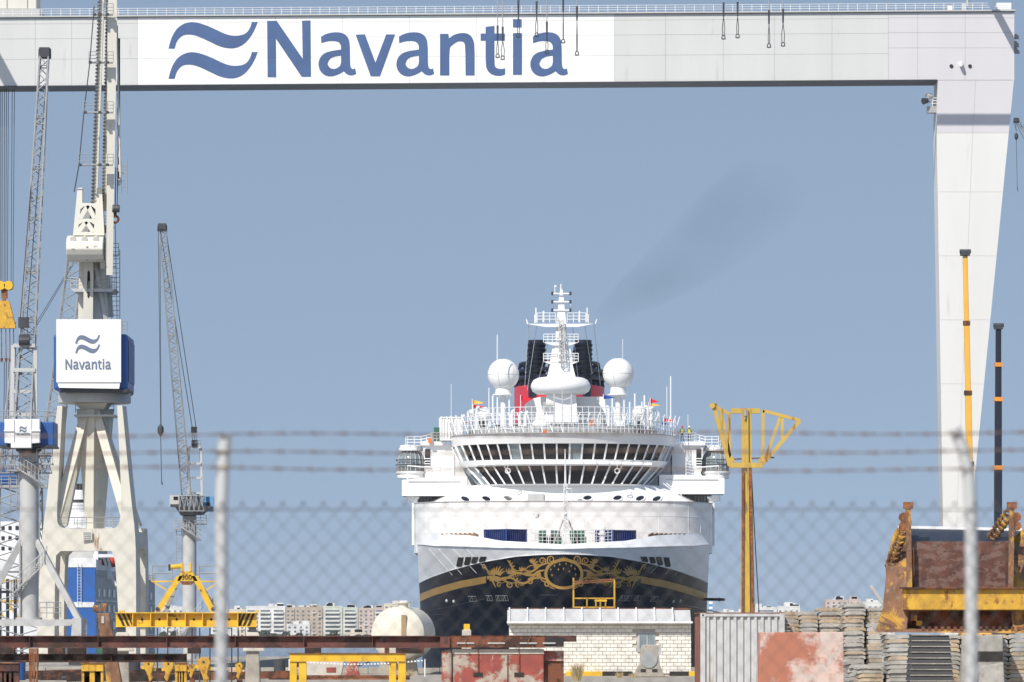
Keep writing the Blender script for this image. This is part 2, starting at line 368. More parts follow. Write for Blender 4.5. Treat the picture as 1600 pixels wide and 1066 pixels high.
e = MB(); (a0, b0) = lx(ZG-22); e.pbox(a0-30, b0+30, ZG-24, ZG-10, GD-1, 8.5)
e.build('bogie_beam', 'leg_pale', g)
for i in range(6):
    c = P(a0-22+i*(b0-a0+44)/5, ZG-5.5, GD+3); MB().tube(c-Vector((0,.3,0)), c+Vector((0,.3,0)), .43, n=16).build('wheel', 'dark_steel', g)
# far leg, out of the picture
e = MB(); e.prism([(X(a,GD), Z(b,GD)) for a, b in ((-515,gb(-515)),(-430,gb(-430)),(-450,ZG-1),(-495,ZG-1))], GD+.3, GD+6); e.build('leg', 'leg_pale', g)
# port holes, bump, platform with lamps at the corner, box lamps on the outer edge
for a in (1486.5, 1515.5):
    c = P(a, 103.5, GD); MB().tube(c-Vector((0,.1,0)), c+Vector((0,.02,0)), .23, n=20).build('port_hole', 'stripe_black', g)
c = P(1501, 104, GD); e = MB(); e.tube(c+Vector((0,.05,.35)), c+Vector((0,-.75,.05)), .28, .24, 14); e.sphere(c+Vector((0,-.75,.05)), .24, 12, 8); e.build('bell', 'ship_white', g, smooth='auto')
e = MB(); e.pbox(1449,1466,166,176,GD+1.5,1.4); e.build('corner_platform', 'steel_grey', g)
e = MB(); e.railing([P(1449.5,166,GD+1.5), P(1465,166,GD+1.5), P(1465,166,GD+2.9)], 1.0, .5, .04, 3); e.build('platform_railing', 'ship_white', g)
for a, b, dd in ((1449,157,GD+1.2),(1455.5,150,GD+1.6)):
    c = P(a,b,dd); e = MB(); e.tube(c, c+Vector((-.55,-.3,-.15)), .3, .42, 12); e.tube(c, P(1461,166,GD+2), .05, n=6); e.build('floodlight', 'dark_steel' if a < 1450 else 'pale_grey', g)
for y0, y1 in ((53,60),(64,73),(74,83)):
    e = MB(); e.pprism([(1585.3,y0),(1588,y0),(1593,y1-3),(1593.5,y1),(1585.3,y1)], GD+1.2, 1); e.build('floodlight', 'steel_grey', g)
for a, b, m_ in ((1481,12,'ship_white'),(1503,9,'pale_grey')):
    e = MB(); e.pbox(a,a+7,b-3,gt(a)-1.6,GD+1.5,1.2); e.build('equipment_box', m_, g)
e = MB(); e.pbox(1557,1581,5,15.5,GD+1,2.5); e.build('equipment_box', 'ship_white', g, bevel=.15)
e = MB(); e.tube(P(1512,14,GD+2), P(1512,-60,GD+2), .12, n=8); e.tube(P(1507,14,GD+2.5), P(1512,-4,GD+2), .05, n=5); e.tube(P(1518,14,GD+2.5), P(1512,-4,GD+2), .05, n=5); e.build('mast', 'pale_grey', g)
logo(g, GD-.04, 'logo_blue', .03)
# trolley with hoist ropes and hook block
t = thing('hoist_trolley', 'white panelled hoist trolley riding on top of the gantry girder', 'trolley', P(15, gt(15)-2, GD+3.5))
e = MB(); e.pbox(-160, 57, -75, 13.5, GD+1, 6); e.build('machine_house', 'cream_clean', t)
for a in (-70,-28,11,43): e = MB(); e.pbox(a-.4, a+.4, -70, 13, GD+.96, .04); e.build('panel_joint', 'dark_steel', t)
for a in (60,): e = MB(); e.ladder(P(a,20,GD+1), P(a,-40,GD+1), .6); e.build('ladder', 'steel_grey', t)
e = MB(); e.pbox(-160, 62, 14, 25.2, GD+.8, 6.4); e.build('undercarriage', 'pale_grey', t)
hk = thing('hook_block', 'yellow hook block with rusty spreader hanging on many ropes from gantry crane', 'hook block', P(8, 540, GD+4))
e = MB()
for a in (-14,-9,-4,1,3.5,7,10,13,19,22.5): e.tube(P(a,gb(a)+.5,GD+4), P(a*.9,448,GD+4), .045, n=5)
e.build('hoist_ropes', 'cable', hk)
e = MB(); e.pbox(-18,19,441,452,GD+3.4,1.2); e.build('sheave_beam', 'yellow', hk)
for a in (-12,1,13): c = P(a,446,GD+3.2); MB().tube(c, c+Vector((0,1.6,0)), .55, n=16).build('sheave', 'yellow', hk)
e = MB(); e.pbox(2,11,452,466,GD+3.6,.8); e.pprism([(4,466),(8,466),(13,500),(9,500),(6,478),(3,500),(-1,500)], GD+3.6, .8); e.build('hook_shank', 'rust', hk)
e = MB(); e.pprism([(-2,470),(14,470),(22,501),(24,503),(24,513),(-20,513),(-20,503),(-8,501)], GD+3.5, 1.0); e.build('spreader', 'bucket_yellow', hk)
e = MB()
for a in (-15,-6,2,9,15,21): e.tube(P(a,513,GD+4), P(a+.5,560,GD+4), .06, n=5); e.tube(P(a+.5,560,GD+4), P(a+.5,566,GD+4), .2, .1, 6)
e.build('chains', 'rust', hk)
# slings, hung from a runway beam above the girder
sb = thing('sling_beam', 'long runway beam carried above the gantry girder', 'beam', P(1512,-60,GD+2))
e = MB(); e.box(X(-100,GD), X(1530,GD), GD-18.3, GD-17.7, Z(-64,GD), Z(-54,GD)); e.build('beam', 'pale_grey', sb)
e = MB(); e.box(X(-100,GD), X(-80,GD), GD-18.3, GD+3, Z(-66,GD), Z(-64,GD)); e.box(X(1506,GD), X(1518,GD), GD-18.3, GD+3, Z(-66,GD), Z(-64,GD)); e.box(X(-100,GD), X(-80,GD), GD+1, GD+3, Z(-64,GD), Z(-60,GD)); e.build('bracket', 'pale_grey', sb)
D2 = GD-18
for i, (x, yl, yb, dx, what) in enumerate(((777.5,62,90,1.5,'thin twin sling ending low over the letter t'),(785.5,64,93,2.5,'twin sling with shackle hanging over the crossbar of the letter t'),(810,22,58,1.6,'short black topped sling over the dot of the letter i'),(838.5,24,57,1.8,'black topped sling in front of the last letter a shoulder'),(854.5,56,84,1.8,'long twin sling in front of the last letter a bowl'),(880,18,67,.4,'single sling reaching the right shoulder of the last letter a'),(901.5,32,86,.6,'thick single sling hanging over blank white panel past the lettering'),(1130.5,26,61,2.0,'twin sling over grey girder plates, the one closest to the name panel'),(1152.5,25,59,1.5,'twin sling over grey girder plates, second from the name panel'),(1201.5,38,74,1.2,'dark twisted sling over grey girder plates, third from the name panel'),(1223.5,36,72,2.2,'wide looped sling over grey girder plates, farthest from the name panel'))):
    s_ = thing('lifting_sling', what, 'sling', P(x,yb,D2), 'lifting slings hanging before the girder')
    e = MB(); e.tube(P(x,-56,D2), P(x,yl-18,D2), .06, n=6); e.build('rope', 'steel_grey', s_)
    e = MB(); e.tube(P(x,yl-22,D2), P(x,yl,D2), .13, .1, 6); e.build('sleeve', 'dark_steel', s_)
    e = MB()
    for k in (-1,1): e.path([P(x,yl,D2), P(x+k*dx,(yl+yb)/2,D2), P(x+k*dx*.8,yb-5,D2)], .05, 5)
    e.build('loop', 'dark_steel', s_)
    e = MB(); c = P(x,yb-2.5,D2); e.path([c+Vector((.2*math.cos(t_),0,.24*math.sin(t_))) for t_ in [j*math.pi/5 for j in range(10)]], .07, 5, True); e.bar(c+Vector((-.26,0,-.2)), c+Vector((.26,0,-.2)), .1); e.build('shackle', 'dark_steel', s_)
# ================================================================== cruise ship
def lerp_t(tab, x):
    for (a, b), (c, e) in zip(tab, tab[1:]):
        if x <= c: return b+(e-b)*max(0, (x-a))/(c-a)
    return tab[-1][1]
HB = 16.25
def scx(y): return y*80.5/F
def S(x, z):
    k = max(0, min(1, z/12)); u = min(abs(x)/HB, .9999); p = 1.15+.65*k; L0 = 52-18*k
    return (12.2-z)*.35+L0*(1-math.sqrt(max(0, 1-u**p)))
def HP(x, z, off=0):
    y = 600+S(x, z); return Vector((scx(y)+x, y-off, z))
def hull_px(px, py, off=.05):
    d = 612
    for _ in range(14):
        x = max(-HB*.995, min(HB*.995, X(px,d)-scx(d))); z = Z(py,d); d = d*.4+(600+S(x,z))*.6
    return Vector((X(px,d), d-off, Z(py,d)))
ZB = [(0,10.95),(2.4,10.9),(5,10.75),(8.95,10.16),(12.3,9.4),(14.4,8.8),(16.3,8.2),(17,8.0)]
ZK = [(0,11.5),(7,11.7),(14,12.1),(16.5,12.5)]
ZT = [(0,12.0),(7,12.45),(10.4,13.1),(16.5,13.6)]
GT = [(0,9.0),(7.9,8.76),(11.1,8.28),(14,7.62),(16.5,6.9)]
GB = [(0,8.3),(7.9,8.05),(11.1,7.52),(14,6.85),(16.5,6.1)]
us = sorted(set([round(HB*math.sin(math.pi/2*i/44)*s_, 4) for i in range(45) for s_ in (-1, 1)]))
def hull_sheet(name, m, zlo, zhi, nz, prt, off=0, tail=True, x0=None, lean=0):
    e = MB(); xs = [u for u in us if x0 is None or x0[0] <= u <= x0[1]]
    cols_ = [[HP(u, zlo(abs(u))+(zhi(abs(u))-zlo(abs(u)))*j/nz, off)+Vector((-lean*.5*j/nz*u/HB,lean*j/nz,0)) for j in range(nz+1)] for u in xs]
    if tail:
        l = [Vector((scx(600)+(-HB), 860, p.z)) for p in cols_[0]]; r = [Vector((scx(600)+HB, 860, p.z)) for p in cols_[-1]]
        cols_ = [l]+cols_+[r]
    n = nz+1
    for cc in cols_: e.v += [tuple(p) for p in cc]
    for i in range(len(cols_)-1): e.f += [(i*n+j, (i+1)*n+j, (i+1)*n+j+1, i*n+j+1) for j in range(nz)]
    return e.build(name, m, prt, smooth=True)
ship = thing('cruise_ship', 'white and navy cruise ship seen bow on, gold scrollwork round its stem', 'cruise ship', (5.5, 640, -2.4))
hull_sheet('hull', 'navy', lambda x: -3, lambda x: lerp_t(ZB, x), 16, ship)
hull_sheet('bow_flare', 'flare_grey', lambda x: lerp_t(ZB, x), lambda x: lerp_t(ZK, x), 6, ship)
bul = hull_sheet('bulwark', 'ship_white', lambda x: lerp_t(ZK, x), lambda x: lerp_t(ZT, x), 3, ship, tail=False, lean=1.6)
for x0 in ((-HB, -8.0), (8.0, HB)): hull_sheet('gold_band', 'gold', lambda x: lerp_t(GB, x), lambda x: lerp_t(GT, x), 2, ship, .06, False, x0)
# thin white rubbing line along the knuckle
e = MB(); e.path([HP(u, lerp_t(ZK, abs(u)), .08) for u in us], .07, 5); e.build('knuckle_line', 'ship_white', ship)
e = MB(); e.path([HP(u, lerp_t(ZB, abs(u)), .03) for u in us], .05, 4); e.build('boundary_line', 'ship_white', ship)
# decks
e = MB(); pts = [HP(u, 11.3, -.25) for u in us]; pts = [(p.x, p.y, 11.3) for p in pts]+[(scx(600)+HB-.3, 860, 11.3), (scx(600)-HB+.3, 860, 11.3)]; n_ = len(pts)
e.add(pts, [tuple(range(n_))[::-1]]); e.build('foredeck', 'teak', ship)
# mooring openings in the flare, pockets in the navy plating
for sgn in (-1, 1):
    for i, (ox, w_, y0, y1) in enumerate(((161,9,871,886),(149,9,870.5,883.5),(138,9,870.5,881),(125.5,10,870,879))):
        c = 880.5+sgn*ox; k = sgn*2.2
        q = [(c-w_/2+k*-.2,y0),(c+w_/2-k*.2,y0),(c+w_/2+k,y1-2),(c+w_/2+k-1.5,y1),(c-w_/2+k+1.5,y1),(c-w_/2+k,y1-2)]
        e = MB(); e.add([hull_px(a,b,.09) for a, b in q], [tuple(range(6))]); e.build('mooring_opening', 'stripe_black', ship)
    for ox, oy, w_, h_ in ((143,936,12,8),(117,935,9,8),(102,935,9,8),(92,935,8,8)):
        c = 880.5+sgn*ox; q = [(c-w_/2,oy-h_/2),(c+w_/2,oy-h_/2),(c+w_/2+sgn*-2,oy+h_/2),(c-w_/2+sgn*-2,oy+h_/2)]
        p = MB(); vv = [hull_px(a,b,.08) for a, b in q]; p.add(vv, [(0,1,2,3)]); p = p.build('anchor_pocket', 'stripe_black', ship)
        e = MB(); e.path(vv, .028, 4, True); e.tube((vv[0]+vv[1])/2, (vv[2]+vv[3])/2, .03, n=4); e.tube(vv[3], (vv[0]+vv[1])/2, .05, n=4); e.build('pocket_rim', 'steel_grey', p)
    for ox, oy in ((182,939),(171,940)):
        c = hull_px(880.5+sgn*ox, oy, .05); MB().sphere(c, .2, 8, 6).build('fairlead', 'pale_grey', ship)
for a0, b0, a1, b1 in ((660,957,758,936),(1010,936,1098,955),(668,962,690,960),(843,930,872,930)):
    MB().path([hull_px(a0+(a1-a0)*i/8, b0+(b1-b0)*i/8, .04) for i in range(9)], .035, 4).build('plating_seam', 'dark_steel', ship)
for sgn in (-1, 1):     # welded seams of the flare plating
    for ox in (210, 195, 172, 152):
        MB().path([hull_px(880.5+sgn*(ox-(j*9)), 858+j*(6+ox*.02), .01) for j in range(5)], .02, 4).build('plating_seam', 'ship_white', ship)
# gold ornament: strokes given in photo pixels to one side of the stem line
orn = MB()
def stroke(pts, wds, mir=True):
    n = len(pts); m_ = 6; P_ = []; W_ = []
    for i in range(n-1):
        p0, p1, p2, p3 = pts[max(0,i-1)], pts[i], pts[i+1], pts[min(n-1,i+2)]
        for j in range(m_):
            t = j/m_
            P_.append(tuple(.5*((2*p1[k])+(-p0[k]+p2[k])*t+(2*p0[k]-5*p1[k]+4*p2[k]-p3[k])*t*t+(-p0[k]+3*p1[k]-3*p2[k]+p3[k])*t**3) for k in (0,1)))
            W_.append((wds[i]+(wds[i+1]-wds[i])*t)*.86)
    P_.append(pts[-1]); W_.append(wds[-1])
    for sg in ((-1, 1) if mir else (1,)):
        vs = []
        for i, p in enumerate(P_):
            a = Vector(P_[max(0,i-1)]); b = Vector(P_[min(len(P_)-1,i+1)]); t = (b-a).normalized() if (b-a).length > 1e-6 else Vector((1,0)); nn = Vector((-t.y, t.x))*W_[i]/2
            for q in (Vector(p)+nn, Vector(p)-nn): vs.append(hull_px(881+sg*q.x, q.y, .08))
        orn.add(vs, [(2*i, 2*i+1, 2*i+3, 2*i+2) for i in range(len(P_)-1)])
def leaf(x, y, ang, ln, wd):
    a = math.radians(ang); stroke([(x,y),(x+math.cos(a)*ln*.35,y-math.sin(a)*ln*.35),(x+math.cos(a+.25)*ln*.75,y-math.sin(a+.25)*ln*.75),(x+math.cos(a+.4)*ln,y-math.sin(a+.4)*ln)], [wd*.5,wd,wd*.7,.15])
def spiral(x, y, r, a0, turns, wd, tail):
    pts = []; k = 12
    for i in range(k+1):
        t = i/k; a = math.radians(a0)+turns*2*math.pi*t; rr = r*(1-.78*t); pts.append((x+rr*math.cos(a), y-rr*math.sin(a)))
    stroke(tail+pts, [wd*.7]*len(tail)+[wd*(1-.5*i/k) for i in range(k+1)])
ov = [(28.5*math.cos(t_)*(1 if abs(math.cos(t_)) < .9 else .99), 897-22*math.sin(t_)) for t_ in [math.pi*2*i/36 for i in range(37)]]
stroke(ov, [5.2]*37, False)
for i in range(-3, 4): a = math.radians(90+i*19); stroke([(3.5*math.cos(a)*1.5,877.5-2*math.sin(a)), (9.5*math.cos(a)*1.1,876.5-(7-abs(i)*.5)*math.sin(a))], [3.4,.3], False)
stroke([(-9,877.5),(0,875.5),(9,877.5)], [3,3.6,3], False)
spiral(20, 874.5, 6.5, -60, 1.35, 2.6, [(10,879)])
spiral(34, 876.5, 5.5, 200, -1.3, 2.4, [(22,880),(28,880)])
stroke([(24,880),(36,883),(44,889),(50,893),(58,892),(66,887)], [2,4,4.5,3.6,3,1])
stroke([(30,891),(40,893),(47,898),(56,899),(66,896),(76,896),(86,902),(96,907)], [2,3.6,4,3.6,3.4,4,4,2.5])
stroke([(28,906),(38,902),(50,905),(60,911),(70,910),(80,904),(90,903),(102,906),(116,905)], [2,3.5,4,4,3.6,3.4,4,5,7])
stroke([(96,905),(108,901.5),(120,903)], [3,4,6])
spiral(26, 913, 5, 150, -1.2, 3, [(36,904),(33,908)])
spiral(53, 909, 4.5, 60, 1.25, 2.8, [(40,897),(46,900)])
spiral(84, 914, 5, 40, -1.2, 2.8, [(96,902),(92,907)])
stroke([(72,903),(75,909),(74,916),(70,918)], [3,3,2.4,.6])
spiral(101, 914, 4, 130, -1.1, 2.4, [(112,904),(106,908)])
stroke([(112,907),(109,913),(106,919)], [3,2.4,.5])
stroke([(124,890),(127,886),(125,882),(122,886),(118,893),(108,899)], [1.2,2,2,1.8,2.4,3])
for a_ in range(7): leaf(100+a_*1.4, 900-a_*.6, 118-a_*16, 15-abs(a_-2)*1.6, 3.4)
for a_ in range(5): leaf(80+a_*1.2, 897, 125-a_*22, 10, 3)
stroke([(78,896),(80,888),(84,882),(86,876)], [3.4,3,2.4,.6])
for a_ in range(4): leaf(82+a_*.8, 886-a_*2.3, 150-a_*40, 6, 2.2)
for a_ in range(7): leaf(47, 887-a_*1.2, 160-a_*24, 11-abs(a_-3)*.8, 3.6)
for a_ in range(6): leaf(36, 899, 60-a_*25, 9, 3.2)
for a_ in range(6): leaf(56, 899, 150-a_*30, 8, 2.8)
for a_ in range(4): leaf(66, 893, 140-a_*32, 8, 2.6)
for a_ in range(5): leaf(110+a_*1.2, 899, 110-a_*20, 8, 1.8)
for a_ in range(5): leaf(68+a_*3, 900+a_*.8, 75-a_*12, 7, 1.8)
for a_ in range(4): leaf(62+a_*4, 912-a_, -60-a_*15, 6, 1.8)
stroke([(40,886),(52,884),(60,889),(70,892),(78,890)], [.8,1.6,1.8,1.4,.4])
stroke([(66,905),(78,911),(90,909),(98,912)], [.6,1.6,1.6,.4])
for k_ in (-1, 1): stroke([(k_*14,921),(k_*20,918),(k_*26,914)], [.6,2,.5], False)
orn.build('gold_scrollwork', 'gold', ship)
for ax, ay in ((-14,884),(-20,890),(-6,882),(4,881),(12,884),(18,889),(-18,899),(19,898),(-8,890),(9,893),(0,889)):
    st = MB(); st.add([hull_px(880.5+ax+u, ay+v_, .09) for u, v_ in ((0,-2.6),(.7,-.5),(1.7,0),(.7,.5),(0,2.6),(-.7,.5),(-1.7,0),(-.7,-.5))], [tuple(range(8))]); st.build('gold_star', 'gold', ship)

# ---- superstructure: curved fronts.  front(t): t -1..1 across
def fcurve(cx, hw, d0, D, t, p=2.2): d = d0+D*abs(t)**p; return X(cx, d)+hw*math.sin(t*math.pi/2) , d
def fpt(t, cx, hwpx, py, d0, D, p=2.4):
    # half width in pixels measured at the end of the curve; py measured on the centre line
    de = d0+D; hw = M(hwpx, de); x = hw*(1-(1-abs(t))**1.35)*(1 if t >= 0 else -1); u = abs(x)/hw
    y = d0+D*(1-math.sqrt(max(0, 1-u**p))); return Vector((X(cx, y)+x, y, Z(py, d0)))
def fsheet(name, m, lo, hi, prt, n=48, back=6, cap=True):
    e = MB(); ts = [-1+2*i/n for i in range(n+1)]; a = [fpt(t, *lo) for t in ts]; b = [fpt(t, *hi) for t in ts]
    bk = max(p.y for p in a+b)+back
    a = [Vector((a[0].x, bk, a[0].z))]+a+[Vector((a[-1].x, bk, a[-1].z))]; b = [Vector((b[0].x, bk, b[0].z))]+b+[Vector((b[-1].x, bk, b[-1].z))]
    k = len(a); e.v += [tuple(p) for p in a+b]; e.f += [(i, i+1, i+1+k, i+k) for i in range(k-1)]
    if cap: e.f += [tuple(range(k, 2*k)), tuple(range(k))[::-1]]
    return e.build(name, m, prt, smooth='auto')
CXP = 880
fsheet('front_screen', 'ship_white', (CXP,233,862,634,13,3), (CXP,233,783,634,13,3), ship, back=40)
for i in range(-9, 10):
    lo_, hi_ = (CXP,233,862,634,13,3), (CXP,233,783,634,13,3); a_, b_ = fpt(i/9.6,*lo_), fpt(i/9.6,*hi_); o_ = Vector((0,-.012,0))
    MB().bar(a_+o_, b_+o_, .03, .03).build('plating_seam', 'flare_grey', ship)
for py in (806, 832): MB().path([fpt(-1+2*i/60,CXP,233,py,634,13,3)+Vector((0,-.012,0)) for i in range(61)], .018, 4).build('plating_seam', 'flare_grey', ship)
fsheet('screen_rail', 'pale_grey', (CXP,233.6,783.4,633.9,13,3), (CXP,233.6,782.2,633.9,13,3), ship, back=30)
fsheet('bridge_base', 'ship_white', (CXP,215,784,645.2,10,3), (CXP,158,757.4,645.6,7), ship, back=8)
fsheet('lower_sill', 'ship_white', (CXP,134,758.5,644.6,6), (CXP,135,756,644.4,6), ship, back=4)
# window tiers
def tier(lo, hi, n, nm):
    w_ = thing_part(nm)
    ts = [-1+2*i/n for i in range(n+1)]
    fsheet('window_backing', 'glass_dark', tuple(lo[:3])+(lo[3]+.55,)+tuple(lo[4:]), tuple(hi[:3])+(hi[3]+.55,)+tuple(hi[4:]), w_, back=3)
    for i in range(n):
        t0, t1 = ts[i]+.006, ts[i+1]-.006
        q = [fpt(t0,*lo), fpt(t1,*lo), fpt(t1,*hi), fpt(t0,*hi)]
        e = MB(); off = Vector((0,.12,0)); e.hexa([p+off for p in q], [p+off*1.6 for p in q])
        e.build('window_pane', 'glass_pale' if i in (0,1,n-2) or RND.random() < .05 else 'glass_bridge', w_)  # scattered pale panes paint window reflections into the glass colour
    for i in range(n+1):
        e = MB(); e.bar(fpt(ts[i],*lo), fpt(ts[i],*hi), .19, .25, (0,1,0)); e.build('mullion', 'ship_white', w_)
    return w_
def thing_part(nm):
    o = bpy.data.objects.new(nm, None); C.objects.link(o); o.parent = ship; WL[o] = wloc(ship); return o
tier((CXP,131,756.5,644.7,6), (CXP,157,727,643.9,9.5), 19, 'lower_bridge_windows')
fsheet('middle_band', 'ship_white', (CXP,157,727.6,643.6,9.5), (CXP,164,717.8,643.3,10.5), ship, back=4)
tier((CXP,162,719.5,643.8,10.5), (CXP,174,692,642.9,13), 23, 'upper_bridge_windows')
fsheet('roof_band', 'ship_white', (CXP,174,692.8,642.6,13.5), (CXP,177,676,642.0,15), ship, back=10)
fsheet('roof_lip', 'pale_grey', (CXP,177.5,676.6,641.8,15), (CXP,177.5,675.4,641.8,15), ship, back=9)
for j in range(15):
    p = fpt(-.7+.1*j, CXP, 158, 723.8, 643.4, 9.8); MB().box(p.x-.75, p.x+.75, p.y-.3, p.y+.3, p.z-.12, p.z+.18).build('wiper_box', 'ship_white', ship)
for a in (793.5, 964.5):
    c = P(a, 736, 643.5); e = MB(); e.path([c+Vector((.28*math.cos(q),-.05,.28*math.sin(q))) for q in [i*math.pi/6 for i in range(12)]], .07, 5, True); e.tube(c+Vector((0,0,.28)), c+Vector((0,0,.9)), .04, n=4); e.build('window_clear_view', 'ship_white', ship)
# railing of the roof deck: three slanted rows
rl = MB()
for rr, dd, hw in ((0,0,173),):
    pts = [fpt(-1+2*i/60, CXP, 176, 676, 642.2, 15) for i in range(61)]
    rl.railing(pts, 2.0, 1.0, .035, 4, (0,.0,0))
    for i in range(0, 60, 2): a = pts[i]; rl.tube(a, a+Vector((-.75 if a.x < 5.9 else .75, 1.4, 2.3)), .05, n=4)
rl.build('roof_railing', 'ship_white', ship)
rl = MB(); pts = [fpt(-1+2*i/40, CXP, 150, 662, 646, 13) for i in range(41)]; rl.railing(pts, 1.9, 1.2, .04, 3); rl.build('upper_railing', 'ship_white', ship)
fsheet('roof_house', 'deck_grey', (CXP,146,676,648,10), (CXP,146,665,648,10), ship, back=10)
for a in range(752, 1010, 13):
    e = MB(); b_ = 676-RND.uniform(8, 20); e.pbox(a-RND.uniform(2,5), a+RND.uniform(2,6), b_, 676, 650+RND.uniform(0,5), 2); e.build('deck_box', RND.choice(['ship_white','pale_grey','dark_steel','green_paint','deck_grey','glass_dark']), ship)
# terrace portholes and window
def base_surf(px, py, off=.06):
    lo, hi = (CXP,215,784,645.2,10,3), (CXP,158,757.4,645.6,7); f = (784-py)/26.6; best = None
    for i in range(-400, 401):
        p = fpt(i/400,*lo).lerp(fpt(i/400,*hi), f); e_ = abs(800+p.x*F/p.y-px)
        if best is None or e_ < best[0]: best = (e_, p)
    return best[1]-Vector((0,off,0))
for a, b in ((727,779),(760,779),(794,778.5),(918,778),(965,778),(1000,778.5),(1026,779)):
    ring = [base_surf(a+7.5*math.cos(q), b-4.4*math.sin(q)-(a-880)*.012*math.cos(q)) for q in [i*math.pi/10 for i in range(20)]]
    p_ = MB(); p_.add([r+Vector((0,-.02,0)) for r in ring]+[r+Vector((0,.6,0)) for r in ring], [tuple(range(20))]+[(i, (i+1)%20, (i+1)%20+20, i+20) for i in range(20)]); p_ = p_.build('porthole', 'glass_dark', ship)
    e = MB(); e.path(ring, .09, 6, True); e.build('porthole_rim', 'ship_white', p_)
q0, q1 = base_surf(824,784,.05), base_surf(850,772,.05)
e = MB(); e.box(q0.x, q1.x, q0.y-.15, q0.y+.6, q0.z, q1.z); w_ = e.build('terrace_window', 'frame_grey', ship)
for k in (0, 1): e = MB(); a = q0.x+.1+k*(q1.x-q0.x-.1)/2; e.box(a, a+(q1.x-q0.x)/2-.12, q0.y-.2, q0.y-.13, q0.z+.1, q1.z-.1); e.build('pane', 'pale_grey', w_)
# side wings (built for one side, mirrored about the centre line)
def sides(fn):
    for sg in (-1, 1): fn(lambda ox: CXP+sg*ox, sg)
def bx(mb, f, o0, o1, y0, y1, d, dep):
    a, b = sorted((f(o0), f(o1))); return mb.pbox(a, b, y0, y1, d, dep)
def wing(f, sg):
    wg = thing_part('bridge_wing')
    dy = 0 if sg < 0 else -3
    e = MB(); pts = [(f(252),750+dy),(f(205),745+dy),(f(150),745+dy),(f(150),775+dy),(f(252),775+dy)]; e.pprism(pts if sg > 0 else pts[::-1], 651, 6); e.build('wing_slab', 'ship_white', wg)
    e = MB(); bx(e, f, 170, 215, 694, 746+dy, 656, 6); e.build('wing_house', 'ship_white', wg)
    e = MB(); bx(e, f, 208, 216, 702, 730, 655.9, .2); dr = e.build('door', 'glass_dark', wg)
    e = MB()
    for k in range(4): bx(e, f, 208, 216, 716+k*4, 717.4+k*4, 655.8, .1)
    e.build('door_louvre', 'ship_white', dr)
    # rounded glass lookout
    c = P(f(238), 737, 658); r = M(20, 658); z0, z1 = Z(739,658), Z(705,658)
    e = MB(); prof = [(r*.97,z0-c.z),(r*.99,0),(r,(z1-c.z)*.45),(r*.93,(z1-c.z)*.72),(r*.72,(z1-c.z)*.93),(r*.55,z1-c.z)]
    e.lathe(prof, c, 28, 1, 1.2); e.build('lookout_glass', 'glass_pale', wg, smooth=True)
    for k in range(9):
        a = math.pi+math.pi*k/8; e = MB(); e.path([(c.x+(q+.04)*math.cos(a), c.y+1.2*(q+.04)*math.sin(a), c.z+z_) for q, z_ in prof], .06, 5); e.build('glass_rib', 'pale_grey', wg)
    e = MB()
    for z_ in (z0+.9, (z0+z1)/2+.2): e.path([(c.x+(r+.25)*math.cos(q), c.y+1.2*(r+.25)*math.sin(q), z_) for q in [math.pi*2*i/28 for i in range(28)]], .06, 5, True)
    e.build('lookout_rail', 'dark_steel', wg)
    for nm, rr, ya, yb in (('lookout_floor',1.18,737,741),('lookout_floor',1.08,741,748),('lookout_roof',.95,700,705),('lookout_roof',.86,696,700)):
        e = MB(); za, zb = Z(yb,658)-c.z, Z(ya,658)-c.z; e.lathe([(r*rr*.97,za),(r*rr,za+.1),(r*rr,zb-.1),(r*rr*.97,zb)], c, 28, 1, 1.2); e.build(nm, 'ship_white', wg, smooth='auto')
    e = MB(); q = [P(f(246),696,657), P(f(243),696,656), P(f(222),696,656), P(f(205),692,656)]; e.railing(q, 1.0, .6, .05, 3); e.build('wing_railing', 'ship_white', wg)
    e = MB(); bx(e, f, 185, 222, 690, 696, 655.5, 6); e.build('wing_roof', 'ship_white', wg)
    e = MB(); q = [P(f(207),690,655.6), P(f(170),690,655.6)]; e.railing(q, 1.0, .6, .05, 3); e.build('wing_railing', 'pale_grey', wg)
    e = MB(); bx(e, f, 242, 160, 752+dy, 753+dy, 650.9, .12); e.build('slab_seam', 'pale_grey', wg)
    e = MB(); q = [P(f(243),750+dy,652), P(f(243),728,652), P(f(206),731,652)]; e.path(q, .09, 5); e.tube(P(f(205),746,652), P(f(205),715,652), .06, n=5); e.tube(P(f(192),746,652), P(f(192),715,652), .06, n=5)
    for k in range(6): e.tube(P(f(205),745-k*4.5,652), P(f(192),743-k*4.5,652), .04, n=4)
    e.build('stair', 'ship_white', wg)
    # recess and bracket under the wing
    e = MB(); bx(e, f, 180, 232, 775+dy, 785, 655, 5); e.build('wing_underside', 'deck_grey', wg)
    e = MB(); e.bar(P(f(245),776,652), P(f(228),786,652), .3); e.bar(P(f(245),777,652), P(f(225),778,652), .25); e.tube(P(f(243),776,652), P(f(243),785,652), .2, n=8); e.tube(P(f(230),778,652), P(f(232),790,652), .25, n=8); e.build('davit', 'ship_white', wg)
    for k in range(5): e = MB(); bx(e, f, 205+k*5, 208+k*5, 775, 785, 654.6, .3); e.build('recess_frame', 'pale_grey', wg)
    # vertical side fin with two dark ports
    e = MB(); bx(e, f, 226, 236.5, 786, 852, 650, 30); fin = e.build('side_fin', 'ship_white', wg)
    for b in (794, 800.5): e = MB(); bx(e, f, 230.5, 233.5, b, b+3.6, 649.92, .1); e.build('fin_port', 'stripe_black', wg)
sides(wing)
